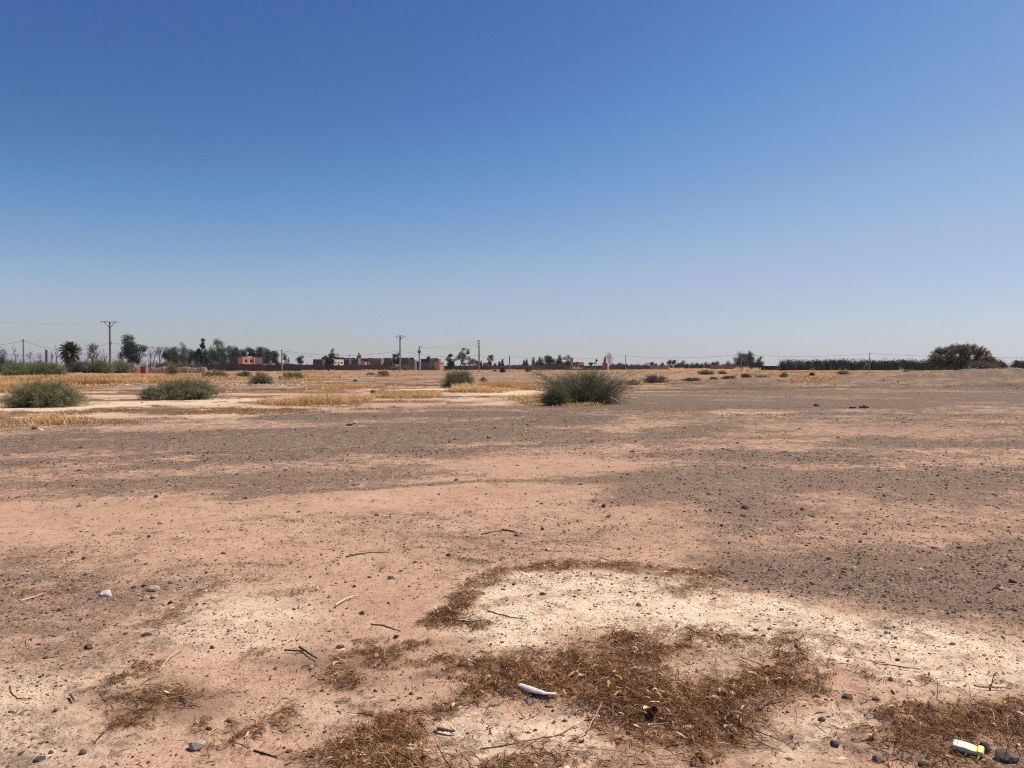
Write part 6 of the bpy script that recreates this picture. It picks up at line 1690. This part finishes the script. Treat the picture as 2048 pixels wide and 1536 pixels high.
dead_leaf(1568, 1368, .03, .9, 'white triangular leaf on the right part of the central weeds')
dead_leaf(820, 1510, .045, -.3, 'pale leaf flake in the bottom left straw mat', .92)

# bleached driftwood by the thorny shrub
def driftwood(pts, label, rpx):
    Y0 = 31.6
    P = np.array([A(a, b, Y0 - (k % 2) * .12) for k, (a, b) in enumerate(pts)])
    g = Hs(P[0][0], Y0)
    P[:, 2] = np.maximum(P[:, 2], g + .02)
    o0 = P[0].copy(); r = rpx * Y0 / F
    rs = np.random.default_rng(int(pts[0][0]))
    mb = MB().tube(P - o0, r * rs.uniform(.7, 1.2, len(P)), 7)
    mb.tube([P[1] - o0, P[1] - o0 + [.05, -.05, -.10]], [r * .8, r * .4], 5); mb.tube([P[-2] - o0, P[-2] - o0 + [.08, .0, -.14]], [r * .8, r * .4], 5)
    o = mb.build('bleached_branch', M['bone'], smooth=True); o.location = o0
    tag(o, label, 'branch', 'bleached branches at the thorny shrub')
driftwood([(1219, 794), (1224, 796), (1230, 799), (1235, 802), (1234, 805)], 'left bleached white branch at the right foot of the thorny shrub', 1.2)
driftwood([(1238, 799), (1243, 799), (1248, 796), (1252, 793)], 'right bleached white branch at the right foot of the thorny shrub', 1.2)
driftwood([(72, 806), (76, 800), (82, 793), (84, 788)], 'pale dry forked stem leaning against the wide left edge shrub', .8)
# boards out on the gravel
for x_, y_, w_, lab in ((1705, 817, 9, 'short charred board lying on the gravel, left of its twin'), (1728, 816, 17, 'longer charred board with a lump on it, right side gravel')):
    X, Y = (float(t) for t in G(x_, y_)); s = Y / F
    o = MB().box(-w_ * s / 2, w_ * s / 2, -.09, .09, 0, .055).build('charred_board', M['charred']); o.location = (X, Y, Hs(X, Y)); o.rotation_euler = (0, .02, .15)
    bv = o.modifiers.new('edge', 'BEVEL'); bv.width = .008
    tag(o, lab, 'board', 'charred boards on the gravel')
rock(1729, 811.5, 6, 5, .1, 'black lump resting on the longer charred board', angular=.3)
# pale rubble along the far flats
def rubble():
    vs, fs, ts, off = [], [], [], 0
    rs = np.random.default_rng(9)
    # strips: px range, py range, count, size
    for x0, x1, y0, y1, cnt, sz in ((400, 625, 765, 772, 330, .085), (160, 330, 765, 775, 150, .075), (590, 625, 757, 763, 70, .10), (640, 760, 770, 782, 22, .09), (900, 1040, 775, 790, 26, .08), (1540, 1760, 746, 756, 130, .12), (1500, 1860, 756, 768, 120, .09), (20, 130, 726, 730, 8, .3),
                                    (1280, 1560, 736, 745, 18, .35), (0, 1000, 780, 850, 190, .035), (600, 1060, 742, 762, 60, .10), (1380, 2040, 775, 800, 150, .035), (1850, 2040, 742, 766, 90, .09)):
        px, py = rs.uniform(x0, x1, cnt), y0 + (y1 - y0) * rs.beta(2, 2, cnt)
        x, y = G(px, py)
        s = sz * np.exp(rs.normal(-.3, .55, cnt))
        s = np.minimum(s, sz * 1.5)
        V, Fc = stones_mesh(x, y, s, ico(), 0.35, (0.3, 0.7), 0.25, rs)
        vs.append(V); fs.append(Fc + off); off += len(V)
        ts.append(np.repeat(np.where(rs.random(cnt) < .45, rs.uniform(.75, 1, cnt), rs.uniform(0.2, .6, cnt)), 12))
    o = make_mesh('rubble', np.concatenate(vs), [np.concatenate(fs)], M['rubble'], tint=np.concatenate(ts))
    tag(o, 'pale broken rubble and litter strewn along the far flats', 'rubble', kind='stuff')
rubble()
print('objects', len(bpy.data.objects))
